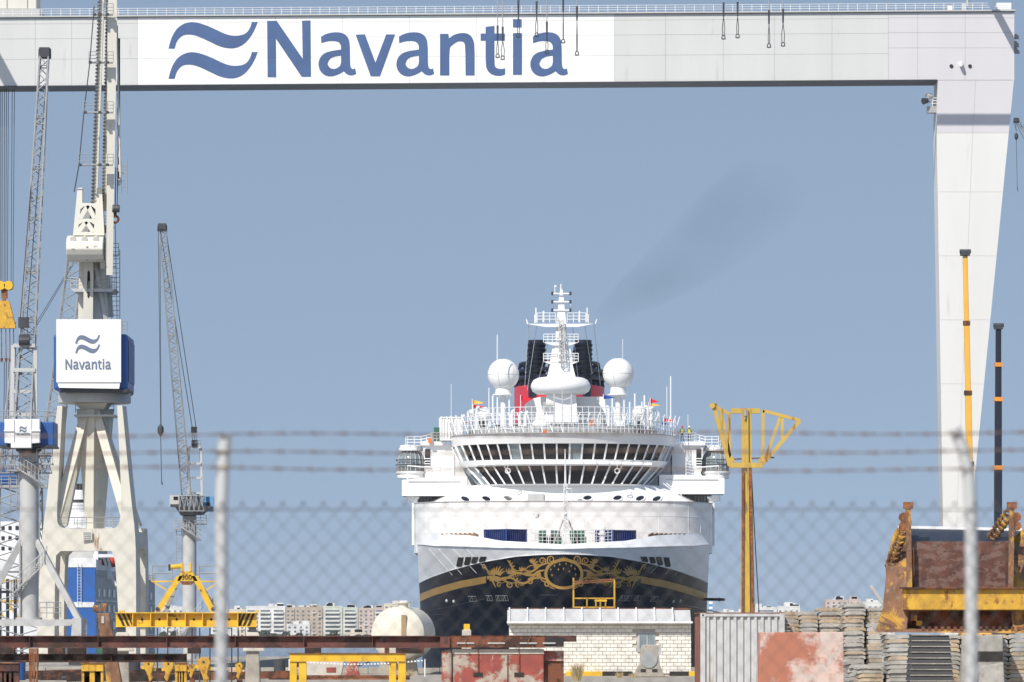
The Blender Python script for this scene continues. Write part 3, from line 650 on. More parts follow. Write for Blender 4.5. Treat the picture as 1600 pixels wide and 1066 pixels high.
# accommodation block behind
e = MB(); e.box(scx(600)-16, scx(600)+17, 668, 860, 11, Z(700,668)); e.build('accommodation_block', 'ship_white', ship)
for k in range(5):
    for sg in (-1, 1):
        e = MB(); x_ = scx(600)+.5+sg*16.55; e.box(min(x_,x_-sg*.2), max(x_,x_-sg*.2), 672, 856, 13+k*2.2, 14+k*2.2); e.build('balcony_row', 'glass_dark', ship)
# stairs at the terrace
e = MB()
for dx in (0, 5): e.bar(P(1033+dx,764,645), P(1056+dx,783,645), .1); e.path([P(1036+dx,755,645), P(1060+dx,774,645), P(1060+dx,783,645)], .06, 4)
for k in range(8): e.bar(P(1034+k*3,765+k*2.5,645), P(1039+k*3,765+k*2.5,645), .08)
e.build('terrace_stair', 'ship_white', ship)

# ---- foredeck fittings
e = MB(); q = [P(a, 851-(abs(a-885)/70)**2*2.5, 603+(abs(a-885)/100)**2*4) for a in range(824, 962, 6)]; e.railing(q, 1.5, .8, .032, 4); e.build('bow_railing', 'ship_white', ship)
e = MB(); e.pprism([(877,850),(893,850),(888,832),(882,832)], 606, .6); e.lattice(P(885,834,606.3), P(883.5,756,606.3), .5, .3, 12, .06, .04); e.tube(P(883.5,756,606.3), P(883,702,606.3), .12, .06, 8)
for k in (-1, 1): e.tube(P(884,802,606), P(884+k*19,850,609), .1, n=6); e.tube(P(884+k*4,812,606), P(884+k*10,830,607.5), .05, n=5)
e.tube(P(884,764,606), P(893,764,606), .05, n=5); e.tube(P(893,764,606), P(893,850,606), .03, n=4); e.build('jack_mast', 'ship_white', ship)
e = MB(); e.pbox(836,841,808,851,607,.4); e.tube(P(838,808,607.2), P(839,803,607.2), .28, n=12); e.tube(P(822,803,607), P(852,802,607), .035, n=5); e.build('light_post', 'ship_white', ship)
e = MB(); e.tube(P(941,852,607), P(941,828,607), .32, .28, 12); e.tube(P(941,836,607), P(941,833,607), .45, n=12); e.sphere(P(941,827,607), .34, 10, 8); e.build('vent_post', 'ship_white', ship)
for a, b, c_ in ((846,10,'green_paint'),(858,9,'ship_white'),(868,7,'green_paint'),(896,10,'green_paint'),(906,8,'green_paint')):
    e = MB(); p = P(a, 840, 612); e.tube(p+Vector((-.5,0,.3)), p+Vector((.5,0,.3)), .45, n=12); e.box(p.x-.7, p.x+.7, p.y-.4, p.y+.4, 11.3, p.z+.1); e.build('winch', c_, ship)
for k in range(4): e = MB(); p = P(849+k*11, 830, 613); e.lathe([(.32,-.4),(.2,-.1),(.02,.25)], p, 8); e.tube(p+Vector((0,0,-.4)), (p.x,p.y,11.3), .15, n=6); e.build('deck_vent', 'ship_white', ship)
for sg in (-1, 1):
    e = MB(); pts = [HP(sg*(9.2+i*.5), 12, -2.2) for i in range(9)]
    for p, q in zip(pts, pts[1:]): e.bar((p.x,p.y+1,12.7), (q.x,q.y+1,12.95), .15, 1.0)
    e.build('inner_bulwark', 'teak', ship)
# containers on the foredeck
def container(name, label, cat, grp, pts, h, matname, z0):
    # pts: near corner, left and right neighbour corners (plan); corrugated walls
    t = thing(name, label, cat, Vector((pts[0][0], pts[0][1], z0)), grp)
    c0, l, r = [Vector((p[0], p[1], z0)) for p in pts]; b = l+r-c0; H = Vector((0,0,h))
    e = MB(); sh = [c0.lerp(b,.02), l.lerp(r,.02), b.lerp(c0,.02), r.lerp(l,.02)]; e.hexa([p for p in sh], [p+H*.985 for p in sh]); e.build('body', matname, t)
    for p, q in ((c0,l),(c0,r),(l,b),(r,b)):
        n = int((q-p).length/.32); e = MB(); nn = (q-p).normalized()
        for i in range(1, n): k = p.lerp(q, i/n); e.bar(k+H*.06, k+H*.94, .14, .07, nn)
        e.build('corrugation', matname, t)
        for zz in (.03, .97): e = MB(); e.bar(p+H*zz, q+H*zz, .14, .12); e.build('rail', matname, t)
    for p in (c0,l,r,b): e = MB(); e.bar(p, p+H, .17); e.build('corner_post', matname, t)
    return t
def plan(px, d): return (X(px,d), d)
container('shipping_container', 'dark blue container with its door end shown, on the bow deck', 'container', 'containers on the bow deck', [plan(791,613), plan(757,616), plan(823,615.5)], 2.55, 'container_blue', 11.32)
container('shipping_container', 'dark blue container beside the white vent post on the bow deck', 'container', 'containers on the bow deck', [plan(958,613), plan(931,616), plan(993,615.5)], 2.45, 'container_blue', 11.32)
container('shipping_container', 'small white corrugated container on the bridge wing roof', 'container', None, [plan(689,655), plan(687,658), plan(722,655)], 2.75, 'ship_white', Z(689,656))
o = MB(); o.pbox(678,688,668,690,657,1.5); tag(o.build('deck_locker','green_paint', org=base(o)), 'green painted machine box beside the small white container', 'locker')

# ---- radomes, mast, funnel
DM = 668
for a, b, r_ in ((786.5,585.5,24.6),(966,584,24.2)):
    rd = thing_part('radome'); c = P(a,b,DM); r = M(r_,DM); prof = [(max(.02,r*math.sin(q)), -r*math.cos(q)) for q in [math.pi*i/20 for i in range(3,21)]]
    e = MB(); e.lathe(prof, c, 36); e.build('dome', 'ship_white', rd, smooth=True)
    e = MB(); e.path([c+Vector(((r+.005)*math.cos(q), (r+.005)*math.sin(q), 0)) for q in [math.pi*i/20 for i in range(40)]], .025, 4, True)
    for k in range(6):
        a_ = math.pi*k/3+.2; e.path([c+Vector(((r+.005)*math.sin(q)*math.cos(a_), (r+.005)*math.sin(q)*math.sin(a_), -(r+.005)*math.cos(q))) for q in [math.pi*i/20 for i in range(4,20)]], .025, 4)
    e.build('dome_seam', 'pale_grey', rd)
    z = lambda py: Z(py,DM)-c.z
    e = MB(); e.lathe([(M(13,DM),z(616)),(M(12.5,DM),z(612)),(M(12.5,DM),z(604))], c, 24); e.lathe([(M(3,DM),z(621)),(M(17,DM),z(617.5)),(M(17,DM),z(616.2)),(M(12,DM),z(615.5))], c, 24); e.build('skirt', 'ship_white', rd, smooth='auto')
    e = MB(); e.lathe([(M(5,DM),z(672)),(M(4.5,DM),z(619))], c, 16)
    for k in (-1,1): e.tube(P(a+k*10,668,DM-.6), P(a+k*9,619,DM-.6), .1, n=6)
    e.build('pedestal', 'ship_white', rd, smooth='auto')
ms = thing_part('signal_mast')
def plat(y, hw0, hw1, th, dep, nm='platform', rail=True, off=0):
    e = MB(); c = 877.5; e.hexa([P(c-hw0*.45,y+th,DM-dep/2), P(c+hw0*.45,y+th,DM-dep/2), P(c+hw0*.45,y+th,DM+dep/2), P(c-hw0*.45,y+th,DM+dep/2)], [P(c-hw0,y,DM-dep/2), P(c+hw1,y,DM-dep/2), P(c+hw1,y,DM+dep/2), P(c-hw0,y,DM+dep/2)]); e.build(nm, 'ship_white', ms)
    if rail:
        e = MB()
        for sg, h in ((-1,hw0),(1,hw1)): e.railing([P(c+sg*h*.25,y,DM-dep/2), P(c+sg*h*.97,y,DM-dep/2), P(c+sg*h*.97,y,DM+dep/2)], .95, .45, .045, 3)
        e.build('platform_railing', 'ship_white', ms)
plat(506, 56, 50, 5, 2.2, rail=False); 
for sg in (-1,1):
    e = MB(); x0, x1 = 877.5+sg*9, 877.5+sg*42; q = [P(x0,504,DM-1), P(x1-sg*4,504,DM-1)]; e.railing(q, 1.1, .6, .05, 3); e.path([P(x1-sg*4,489.5,DM-1), P(x1,492,DM-1), P(x1,505,DM-1)], .06, 5); e.build('platform_railing', 'ship_white', ms)
    e = MB(); e.tube(P(877.5+sg*53,506,DM), P(877.5+sg*55,499,DM), .07, n=5); e.tube(P(877.5+sg*40,504,DM), P(877.5+sg*40,481,DM), .08, n=5); e.tube(P(877.5+sg*28,504,DM), P(877.5+sg*28,486,DM), .14, .1, 6); e.build('lamp_post', 'ship_white', ms)
plat(535, 29, 27, 5, 2.2); plat(565, 29, 27, 6, 2.6)
e = MB()
def ring_m(hw, y): return [P(877-hw,y,DM-M(hw,DM)), P(877+hw,y,DM-M(hw,DM)), P(877+hw,y,DM+M(hw,DM)), P(877-hw,y,DM+M(hw,DM))]
for (h0,y0),(h1,y1) in zip([(24,596),(18,566),(12,565),(9.5,532),(8,510),(5.5,488)], [(17,568),(14,545),(10,536),(8,510),(6,488),(4.2,470)]): e.hexa(ring_m(h0,y0), ring_m(h1,y1))
e.hexa(ring_m(4.2,470), ring_m(1.6,452)); e.build('mast_tower', 'ship_white', ms)
e = MB(); e.lattice(P(878,566,DM-2.2), P(877,500,DM-1.2), .7, .5, 12, .06, .05); e.build('mast_lattice', 'pale_grey', ms)
for y in (459, 472, 485):
    e = MB(); e.tube(P(863.5,y,DM-.5), P(890.5,y,DM-.5), .09, n=6); e.build('crossarm', 'ship_white', ms)
    for a in (863, 891): e = MB(); e.tube(P(a,y-3,DM-.5), P(a,y+2.5,DM-.5), .14, n=8); e.build('signal_lamp', 'dark_steel', ms)
MB().tube(P(876,453,DM), P(876.5,444,DM), .07, n=5).build('aerial', 'ship_white', ms); MB().tube(P(892,481,DM), P(892,472,DM), .04, n=4).build('aerial', 'ship_white', ms)
e = MB(); e.tube(P(867,459,DM-.5), P(867,447,DM-.5), .05, n=5); e.pbox(866,869.5,446,448.5,DM-.5,.1); e.build('aerial', 'ship_white', ms)
c = P(876,603,DM); z = lambda py: Z(py,DM)-c.z; R0 = M(47,DM)
e = MB(); e.lathe([(R0*.55,z(617)),(R0*.8,z(616)),(R0*.94,z(612)),(R0,z(605)),(R0*.98,z(600)),(R0*.9,z(594)),(R0*.75,z(590.5)),(R0*.5,z(589))], c, 48); e.build('radar_disc', 'ship_white', ship, smooth=True)
e = MB(); e.hexa(ring_m(26,660), ring_m(23,616)); e.build('mast_base', 'ship_white', ship)
e = MB(); e.pprism([(812,668),(814,648),(820,632),(832,623),(845,620),(945,620),(948,668)][::-1], DM+3, 6); e.build('mast_house', 'ship_white', ship)
for a in (848, 884):
    for k in range(5): e = MB(); e.pbox(a,a+17,629+k*3.2,630.6+k*3.2,DM+2.9 if a != 848 else DM-2.2,.2); e.build('louvre', 'pale_grey', ship)
e = MB(); e.tube(P(866,668,DM-8), P(866,616,DM-8), .09, n=5); e.tube(P(893,668,DM-8), P(893,616,DM-8), .09, n=5); e.bar(P(866,621,DM-8), P(880,625,DM-8), .15); e.bar(P(893,621,DM-8), P(880,625,DM-8), .15); e.tube(P(878.5,668,DM-8), P(878.5,610,DM-8), .07, n=5); e.build('goal_post', 'pale_grey', ship)
for a, b0, b1, r in ((777,523,563,.06),(973,530,562,.03),(1042,604,660,.04),(1048,588,668,.07),(705,600,670,.03),(764,606,668,.06),(992,615,665,.09),(1007,618,665,.1),(770,618,660,.1),(984,628,660,.09),(1003,628,660,.08),(1075,648,665,.03)): MB().tube(P(a,b1,DM-4), P(a,b0,DM-4), r, n=5).build('whip_aerial', 'ship_white', ship)
for a, b, r in ((737,644,4),(757,648,11),(999,646,11),(1017.5,641,5.5)):
    e = MB(); c = P(a,b,655); rr = M(r,655); e.sphere(c, rr, 14, 10, 1.1); e.tube(c, (c.x,c.y,Z(672,655)), rr*.4, n=10); e.build('small_dome', 'ship_white', ship, smooth=True)
for a in (722, 745, 800, 812, 821, 951, 961, 975, 1003, 1012):
    e = MB(); k = 1 if a > 880 else -1; y = RND.uniform(634,650); e.path([P(a,672,652), P(a,y+5,652), P(a-k*1,y+1,652), P(a-k*4,y,652)], .17, 7); e.build('vent_pipe', 'ship_white', ship)
e = MB()
for a, b, c_, d_ in ((826,507,820,605),(839,507,824,610),(858,530,840,600),(895,511,905,610),(914,510,925,585),(928,508,938,600)): e.tube(P(a,b,DM+1), P(c_,d_,DM+6), .035, n=4)
e.build('stays', 'pale_grey', ship)
DF = 722
fn = thing_part('funnel')
c = P(874,640,DF); z = lambda py: Z(py,DF)-c.z; RX = M(71,DF)
e = MB(); e.lathe([(RX,z(668)),(RX*.99,z(606))], c, 48, 1, 1.9); e.build('funnel_casing', 'funnel_red', fn, smooth='auto')
e = MB(); e.lathe([(RX*.93,z(606)),(RX*.9,z(596))], c, 48, 1, 1.9); e.build('funnel_collar', 'funnel_black', fn, smooth='auto')
for k in range(3):
    e = MB(); rr = RX*(.985-.03*k*k); e.path([(c.x+rr*math.cos(q), c.y+1.9*rr*math.sin(q), c.z+z(594-k*12)) for q in [math.pi*i/24 for i in range(48)]], .3-.04*k, 6, True); e.build('funnel_ring', 'funnel_black', fn)
for k in range(24):
    q = math.pi*k/12; q2 = math.pi*(k+1)/12; e = MB(); f_ = lambda a_, r_, y_: (c.x+RX*r_*math.cos(a_), c.y+1.9*RX*r_*math.sin(a_), c.z+z(y_))
    e.tube(f_(q,.98,606), f_(q,.87,570), .14, n=5); e.tube(f_(q,.98,604), f_(q2,.96,582), .1, n=5); e.build('funnel_strut', 'funnel_black', fn)
for sg in (-1, 1):
    for yy in (-8, 8):
        e = MB(); a0 = 874+sg*36; e.lathe([(M(13,DF),z(625)),(M(13,DF),z(537))], (X(a0,DF), DF+yy, c.z), 20, 1, 1.3); ex = e.build('exhaust_stack', 'funnel_black', fn, smooth='auto')
        for k in range(8): e = MB(); e.lathe([(M(13.2,DF),z(548+k*7)),(M(14.6,DF),z(545+k*7)),(M(14.6,DF),z(544+k*7)),(M(13,DF),z(542+k*7))], (X(a0,DF), DF+yy, c.z), 20, 1, 1.3); e.build('stack_louvre', 'navy', ex)
# pennants
def pennant(a, b, w_, h_, m_, label, d=654):
    # a pole stump with a rippled triangular flag
    t = thing('pennant', label, 'flag', P(a,b+h_+14,d), 'signal pennants on the ship')
    e = MB(); e.tube(P(a,b+h_+14,d), P(a,b-1,d), .045, n=5); e.build('staff', 'ship_white', t)
    e = MB(); n = 6; vs = []
    for i in range(n+1):
        k = i/n; y = d+.25*math.sin(k*6)
        for s_ in (0, 1): vs.append(P(a+w_*k, b+h_*(.5+(s_-.5)*(1-k*.95))+k*1.2, y))
    e.add(vs, [(2*i, 2*i+2, 2*i+3, 2*i+1) for i in range(n)]); o = e.build('cloth', m_, t); o.modifiers.new('thick', 'SOLIDIFY').thickness = .02
for a, b, w_, h_, m_, lb in ((738,624.5,20,8,'flag_yellow','pale orange pennant above a red one, at the end of rail by small dome'),(739,632,19,6,'flag_red','dark red pennant flying just below the pale orange one'),(813.5,618.5,19,8,'flag_red','red pennant flying between a big radome and the mast disc'),(723,657,8,5,'flag_red','tiny red pennant beside the small white container'),(943,617,18,7,'flag_blue','blue pennant flying under the skirt of the radome'),(1016,622.5,13,8,'flag_red','red pennant flying above a pale yellow one beside dome'),(1013.5,629.5,20,6,'flag_yellow','pale yellow pennant flying just under a red one'),(1037,653,17,7,'flag_red','red pennant by the tall whip aerials above a blue one'),(1034,660,15,4,'flag_blue','blue pennant by the tall whip aerials below the red one')): pennant(a, b, w_, h_, m_, lb)
# lifebuoy and small things
for a, b in ((672,689),(851,674)):
    e = MB(); e.pbox(a-3,a+3,b-4 if a < 700 else b-2,b+3,638 if a > 700 else 655,.3); tag(e.build('life_raft_box','cloth_orange',org=base(e)), 'orange rescue box on the bridge wing railing' if a < 700 else 'tiny orange float on the bridge roof edge', 'rescue box')

# ---- people
def person(label, px, d, zfoot, cloth, vest, hat, turn=0, arms=((.28,.05,1.05),(-.3,-.1,1.0))):
    t = thing('person', label, 'person', (X(px,d), d, zfoot))
    J = [(0,0,.95),(0,0,1.2),(0,0,1.42),(0,0,1.52),(0,-.02,1.66),(.19,0,1.40),(.27,.02,1.15),(arms[0]),(-.19,0,1.40),(-.27,.02,1.15),(arms[1]),(.1,0,.92),(.11,-.02,.5),(.11,0,.08),(.11,-.14,.04),(-.1,0,.92),(-.12,.04,.5),(-.12,.06,.08),(-.12,-.08,.04)]
    E_ = [(0,1),(1,2),(2,3),(3,4),(2,5),(5,6),(6,7),(2,8),(8,9),(9,10),(0,11),(11,12),(12,13),(13,14),(0,15),(15,16),(16,17),(17,18)]
    Rr = [.16,.16,.17,.07,.11,.09,.06,.045,.09,.06,.045,.11,.08,.055,.05,.11,.08,.055,.05]
    me = bpy.data.meshes.new('body'); me.from_pydata(J, E_, []); me.materials.append(MAT[cloth])
    o = bpy.data.objects.new('body', me); C.objects.link(o); o.parent = t
    md = o.modifiers.new('skin', 'SKIN'); o.modifiers.new('sub', 'SUBSURF').levels = 1
    lay = me.skin_vertices[0] if me.skin_vertices else None
    if lay is None:
        bpy.context.view_layer.objects.active = o; bpy.ops.mesh.customdata_skin_add(); lay = me.skin_vertices[0]
    for i, r in enumerate(Rr): lay.data[i].radius = (r, r*.8)
    lay.data[0].use_root = True
    e = MB(); e.sphere((0,-.03,1.66), .118, 12, 8, 1.2); h = e.build('head', 'skin', None); h.parent = t
    e = MB(); e.lathe([(.15,1.70),(.135,1.78),(.09,1.85),(.02,1.87)], (0,-.02,0), 12); h = e.build('helmet', hat, None); h.parent = t
    if vest: e = MB(); e.lathe([(.2,.95),(.21,1.2),(.22,1.38),(.12,1.46)], (0,0,0), 14, 1, .75); h = e.build('vest', vest, None); h.parent = t
    t.rotation_euler.z = turn
zw = Z(696,656)+.25
person('person in yellow vest and red helmet standing on the bridge wing roof', 1066, 657.5, Z(690,655.5)+.02, 'cloth_dark', 'vest', 'flag_red', .4)
person('person in yellow vest and white helmet standing on the bridge wing roof', 1077, 657.8, Z(690,655.5)+.02, 'cloth_dark', 'vest', 'ship_white', -.5)
person('person in orange work clothes on the deck above the bridge', 925, 653, Z(676,648)+.02, 'cloth_orange', None, 'cloth_orange', .8)
# ================================================================== big level-luffing portal crane
D = 500
bc = thing('portal_crane', 'tall cream portal crane with a big white name box above splayed legs', 'crane', (X(148,D), D+4, 0))
ZGc = HZ+EYE*F/D
cab = 5.2
CC = (X(148,D+4), D+4); YAW = -7
lowr = [(222,870),(222,ZGc),(197,ZGc),(191,905),(188,870),(183,861),(102,861),(95,868),(93,905),(92,ZGc),(63,ZGc),(69,880)]
outer = [(74,826),(80,780),(97,634),(105,634),(97,780),(96,812),(99,821),(106,826),(186,826),(192,823),(197,812),(199,780),(192,634),(200,634),(214,780),(220,826)]+lowr
MB().loops([smoothpoly(outer, 1, 40)], D+.2, 2.0).rotz(CC, YAW).build('front_frame', 'cream', bc, bevel=.06)
MB().loops([smoothpoly([(74,826),(220,826)]+lowr, 1, 40)], D+7, 1.5).rotz(CC, YAW).build('rear_frame', 'cream', bc, bevel=.06)
for (a,b) in ((84,845),(210,845)):
    e = MB(); e.pbox(a-7,a+7,b-14,b+12,D+2.25,4.7); e.rotz(CC, YAW).build('side_girder', 'cream', bc)
for dd in (D+.5, D+6.8):
    for tp, bt in ((136,90),(151,208)):
        e = MB(); e.hexa([P(bt-7,822,dd), P(bt+7,822,dd), P(bt+7,822,dd+1.2), P(bt-7,822,dd+1.2)], [P(tp-7,640,D+2.8), P(tp+7,640,D+2.8), P(tp+7,640,D+4.6), P(tp-7,640,D+4.6)]); e.rotz(CC, YAW).build('diagonal_strut', 'cream', bc)
e = MB(); e.hexa([P(140,828,D+3.2), P(156,828,D+3.2), P(156,828,D+4.8), P(140,828,D+4.8)], [P(130,640,D+2.6), P(166,640,D+2.6), P(166,640,D+5.6), P(130,640,D+5.6)]); e.rotz(CC, -36).build('centre_column', 'cream', bc)
e = MB(); e.hexa([P(128,640,D+2.6), P(166,640,D+2.6), P(166,640,D+5.6), P(128,640,D+5.6)], [P(122,630,D+2), P(172,630,D+2), P(172,630,D+6.2), P(122,630,D+6.2)]); e.rotz(CC, YAW).build('column_head', 'cream', bc)
e = MB(); e.pbox(120,180,826,836,D+2.25,4.7); e.rotz(CC, YAW).build('column_bearer', 'cream', bc)
c = P(147.5,630,D+4); e = MB(); r = M(57.5,D+.8); e.lathe([(r*.96,-.05),(r,0),(r,.85),(r*.96,.9)], c, 40); e.build('turntable_ring', 'pale_grey', bc, smooth='auto')
e = MB(); e.pbox(128,144,830,843.5,D-.1,.08); e.build('plaque', 'cream_clean', bc)
for k in range(4):
    e = MB(); e.pbox(130,142,832+k*2.8,832.9+k*2.8,D-.15,.05); e.build('plaque_line', 'steel_grey', bc)
e = MB(); e.railing([P(92,826,D+1), P(206,826,D+1)], 1.0, .8, .03, 2); e.build('portal_railing', 'steel_grey', bc)
e = MB(); e.railing([P(118,645,D+2), P(118,645,D+6), P(178,645,D+6), P(178,645,D+2)], .9, .6, .03, 3); e.build('walkway_railing', 'steel_grey', bc)
e = MB(); e.box(X(116,D+2), X(180,D+2), D+1.8, D+6.4, Z(646,D)-.2, Z(646,D)-.03); e.build('walkway', 'pale_grey', bc)
# machine house
z0, z1 = Z(608,D-1.2), Z(499,D-1.2)
e = MB(); e.pprism([(88,499),(189,499),(189,597.5),(88,597.5)], D-1.2, .5); nb = e.build('name_panel', 'girder_white', bc)
e = MB(); e.pprism([(89.5,598),(187.5,598),(186,607.5),(92,606)], D-1.1, .5); e.build('panel_skirt', 'girder_white', bc)
e = MB(); e.pbox(83.5,199.5,522,610,D-.5,8.5); e.build('machine_house', 'crane_blue', bc, bevel=.25)
e = MB(); e.pprism([(90,608),(200,608),(197,613),(100,613)], D-.6, 8); e.build('house_floor', 'dark_steel', bc)
for k in range(3): e = MB(); e.box(X(199.7,D-.5), X(199.7,D-.5)+.06, D+.4+k*2.6, D+2.4+k*2.6, Z(596,D), Z(532,D)); e.build('side_door', 'crane_blue', bc)
e = MB(); e.railing([P(191,520,D+1), P(199,520,D+1), P(199,520,D+7)], 1.0, .5, .03, 3); e.build('roof_railing', 'steel_grey', bc)
logo(bc, D-1.26, 'logo_grey', .04, (117.5,156,523.5,551.5), (102,173.5,561,577.5))
# tower
e = MB(); e.hexa([P(122,500,D+3), P(170,500,D+3), P(170,500,D+6), P(122,500,D+6)], [P(124,395,D+3), P(162,395,D+3), P(162,395,D+6), P(124,395,D+6)]); e.build('tower', 'cream', bc)
MB().loops([smoothpoly([(131,410),(146,405),(145,500),(130,500)]), smoothpoly([(136,426),(138.5,422),(141,426),(141,463),(138.5,467),(136,463)])], D+1.4, 1.2).build('tower_front_arm', 'cream', bc)
e = MB(); e.tube(P(133,430,D+2.8), P(146,430,D+2.8), .5, n=12); e.build('sheave_axle', 'dark_steel', bc)
e = MB(); e.bar(P(172,495,D+5), P(164,400,D+5), .6, 1.2); e.bar(P(164,500,D+3), P(147,410,D+2.5), .35); e.build('rear_strut', 'cream', bc)
e = MB(); e.ladder(P(181,500,D+4), P(181,390,D+4), .7, .04); e.railing([P(168,400,D+3), P(185.5,400,D+3)], 1.1, .5, .03, 3); e.tube(P(172,400,D+3), P(185,400,D+3), .06, n=5); e.tube(P(172,434,D+3), P(181,434,D+3), .06, n=5); e.tube(P(172,417,D+3), P(181,417,D+3), .06, n=5); e.build('side_ladder', 'pale_grey', bc)
e = MB(); e.pprism([(110,451),(180,451),(176,456),(116,456)], D+1.5, 5); e.build('tower_platform', 'pale_grey', bc)
e = MB(); e.railing([P(110.5,451,D+1.5), P(130,451,D+1.5)], .95, .5, .03, 3); e.railing([P(150,451,D+1.5), P(179,451,D+1.5)], .95, .5, .03, 3); e.build('platform_railing', 'pale_grey', bc)
# counterweight
e = MB(); zc_, r_ = Z(388,D), M(20,D); pts = []
prof = [(D-.6,Z(369,D)),(D-1.6,Z(373,D)),(D-2.1,Z(382,D)),(D-2.2,Z(392,D)),(D-1.9,Z(400,D)),(D-1.2,Z(407,D)),(D+.6,Z(409,D)),(D+2.6,Z(405,D)),(D+2.8,Z(369,D))]
e.sprism(prof, X(103.5,D-2), X(161,D-2)); e.build('counterweight', 'cream_clean', bc, bevel=.08)
for a in (113.5,131.5,149.5): c = P(a,374.5,D-2.0); MB().tube(c, c+Vector((0,.5,.12)), .26, n=18).build('weight_plug', 'cream', bc)
for a, b, n in ((112,389,3),(135,386,2),(147,385,3),(150,405,7),(133,406,3)):
    e = MB()
    for k in range(n): w_ = RND.uniform(.4,1.2); e.pbox(a+k*1.9-w_/2,a+k*1.9+w_/2,b-RND.uniform(.3,1.2),b+RND.uniform(.3,1.2),D-2.24,.05)
    e.build('paint_chip', 'dark_rust', bc).__setitem__('kind', 'stuff')
# rocker arm with two braced windows
A_ = [(121,294),(128.5,293),(128.5,317),(151,318),(151,294),(159,293),(163,368),(114,368)]
MB().loops([A_, smoothpoly([(126,322),(149,322),(149.5,342),(124,342)],1,95), smoothpoly([(123.5,347),(147.5,347),(146.5,362.5),(121.5,362.5)],1,95)], D-1.2, 1.2).build('rocker_arm', 'cream_clean', bc)
for y0, y1, l, r in ((342,321,124,149),(363,346,121,147)):
    m_ = (l+r)/2
    for q in (l+1, r-1): e = MB(); e.bar(P(q,y0,D-1.1), P(m_+1,y1,D-1.1), .22, .4); e.build('brace', 'cream_clean', bc)
e = MB(); e.pbox(122,150,320,364,D+1.6,.3); e.build('rear_plate', 'steel_grey', bc)
e = MB(); e.hexa([P(157,420,D+1), P(164,420,D+1), P(164,420,D+3), P(157,420,D+3)], [P(152,296,D-.5), P(160,296,D-.5), P(160,296,D+2), P(152,296,D+2)]); e.build('side_arm', 'cream', bc)
# jib: rack boom, second boom, main box jib
for (a0,b0),(a1,b1),w_ in (((147,345),(161,-60),15),((163,330),(171,-60),11)):
    e = MB(); e.bar(P(a0,b0,D), P(a1,b1,D-1.5), M(w_*.55,D), .5, (0,1,0)); e.build('rack_beam', 'cream', bc)
    n = 70; e = MB()
    for i in range(n): 
        p = P(a0,b0,D-.4).lerp(P(a1,b1,D-1.9), i/n); e.box(p.x-M(w_*.4,D), p.x-M(w_*.12,D), p.y-.1, p.y+.1, p.z-.07, p.z+.07)
    e.build('rack_teeth', 'dark_steel', bc).__setitem__('kind', 'stuff')
e = MB(); e.hexa([P(166,430,D-1.6), P(176,430,D-1.6), P(176,430,D+.4), P(166,430,D+.4)], [P(168,20,D-2.4), P(183,20,D-2.4), P(183,20,D-.6), P(168,20,D-.6)]); e.hexa([P(168,20,D-2.4), P(183,20,D-2.4), P(183,20,D-.6), P(168,20,D-.6)], [P(172,-70,D-2.4), P(181,-70,D-2.4), P(181,-70,D-1), P(172,-70,D-1)]); e.build('jib', 'cream', bc)
e = MB(); n = 11
for i in range(n):
    k0, k1 = i/n, (i+1)/n; f_ = lambda k: P(183+5*k, 40+245*k, D-1.4); g_ = lambda k: P(183+.2*k, 40+245*k, D-1.4)
    e.bar(f_(k0), f_(k1), .12, .5); e.bar(g_(k1), f_(k1), .12, .6)
e.build('jib_flange', 'cream', bc)
e = MB(); e.pbox(184,187.5,60,285,D-1.2,.2); e.build('jib_web', 'dark_rust', bc)
for i, (y, l) in enumerate(((22,146),(97,139),(175,131),(257,123))):
    e = MB(); zz = Z(y,D-3); e.box(X(l,D-3), X(176,D-3), D-3.4, D-2.6, zz-.1, zz); e.build('cross_platform', 'steel_grey', bc)
    e = MB(); e.railing([P(l,y,D-3.4), P(l+16,y,D-3.4)], .9, .45, .03, 3); e.railing([P(168,y,D-3.4), P(177,y,D-3.4)], .9, .45, .03, 3); e.build('cage_railing', 'steel_grey', bc)
    for a in (l+1.5, 155.5, 167): e = MB(); e.pbox(a-2,a+2.5,y-1.5,y+2.5,D-3.6,.3); e.build('lamp', 'dark_steel', bc)
e = MB(); e.path([P(147,10,D-4), P(140,100,D-4), P(131,175,D-3), P(123,260,D-3), P(116,300,D-1)], .05, 5)
for a in (181,184): e.tube(P(a,262,D-1.5), P(a-1,324,D-1.5), .04, n=4)
e.tube(P(180,350,D-1.5), P(183,500,D+1), .03, n=4); e.build('ropes', 'cable', bc)
e = MB(); e.ladder(P(194,303,D-2), P(194,250,D-2), .5, .04, .5); e.railing([P(189,276,D-2), P(197,276,D-2)], 1, .4, .03, 3); e.build('jib_ladder', 'steel_grey', bc)
e = MB(); e.pbox(175,186.5,321,331,D-1.8,.5); e.tube(P(176,326,D-1.8), P(186,326,D-1.8), .35, n=10); e.build('hook_sheave', 'dark_steel', bc)
e = MB(); c = P(179.5,340,D-1.5); e.tube(P(179.5,331,D-1.5), c, .16, n=8); e.path([c+Vector((.3*math.sin(q)*1.0,0,-.15+.3*math.cos(q))) for q in [i*.45 for i in range(11)]], .12, 6); e.build('hook', 'dark_rust', bc)
e = MB(); e.pprism([(156,352),(176,352),(172,361),(158,361)], D-.5, 2.5); e.railing([P(160,352,D-.5), P(176,352,D-.5), P(176,352,D+2)], .8, .4, .03, 3); e.build('rear_gallery', 'steel_grey', bc)

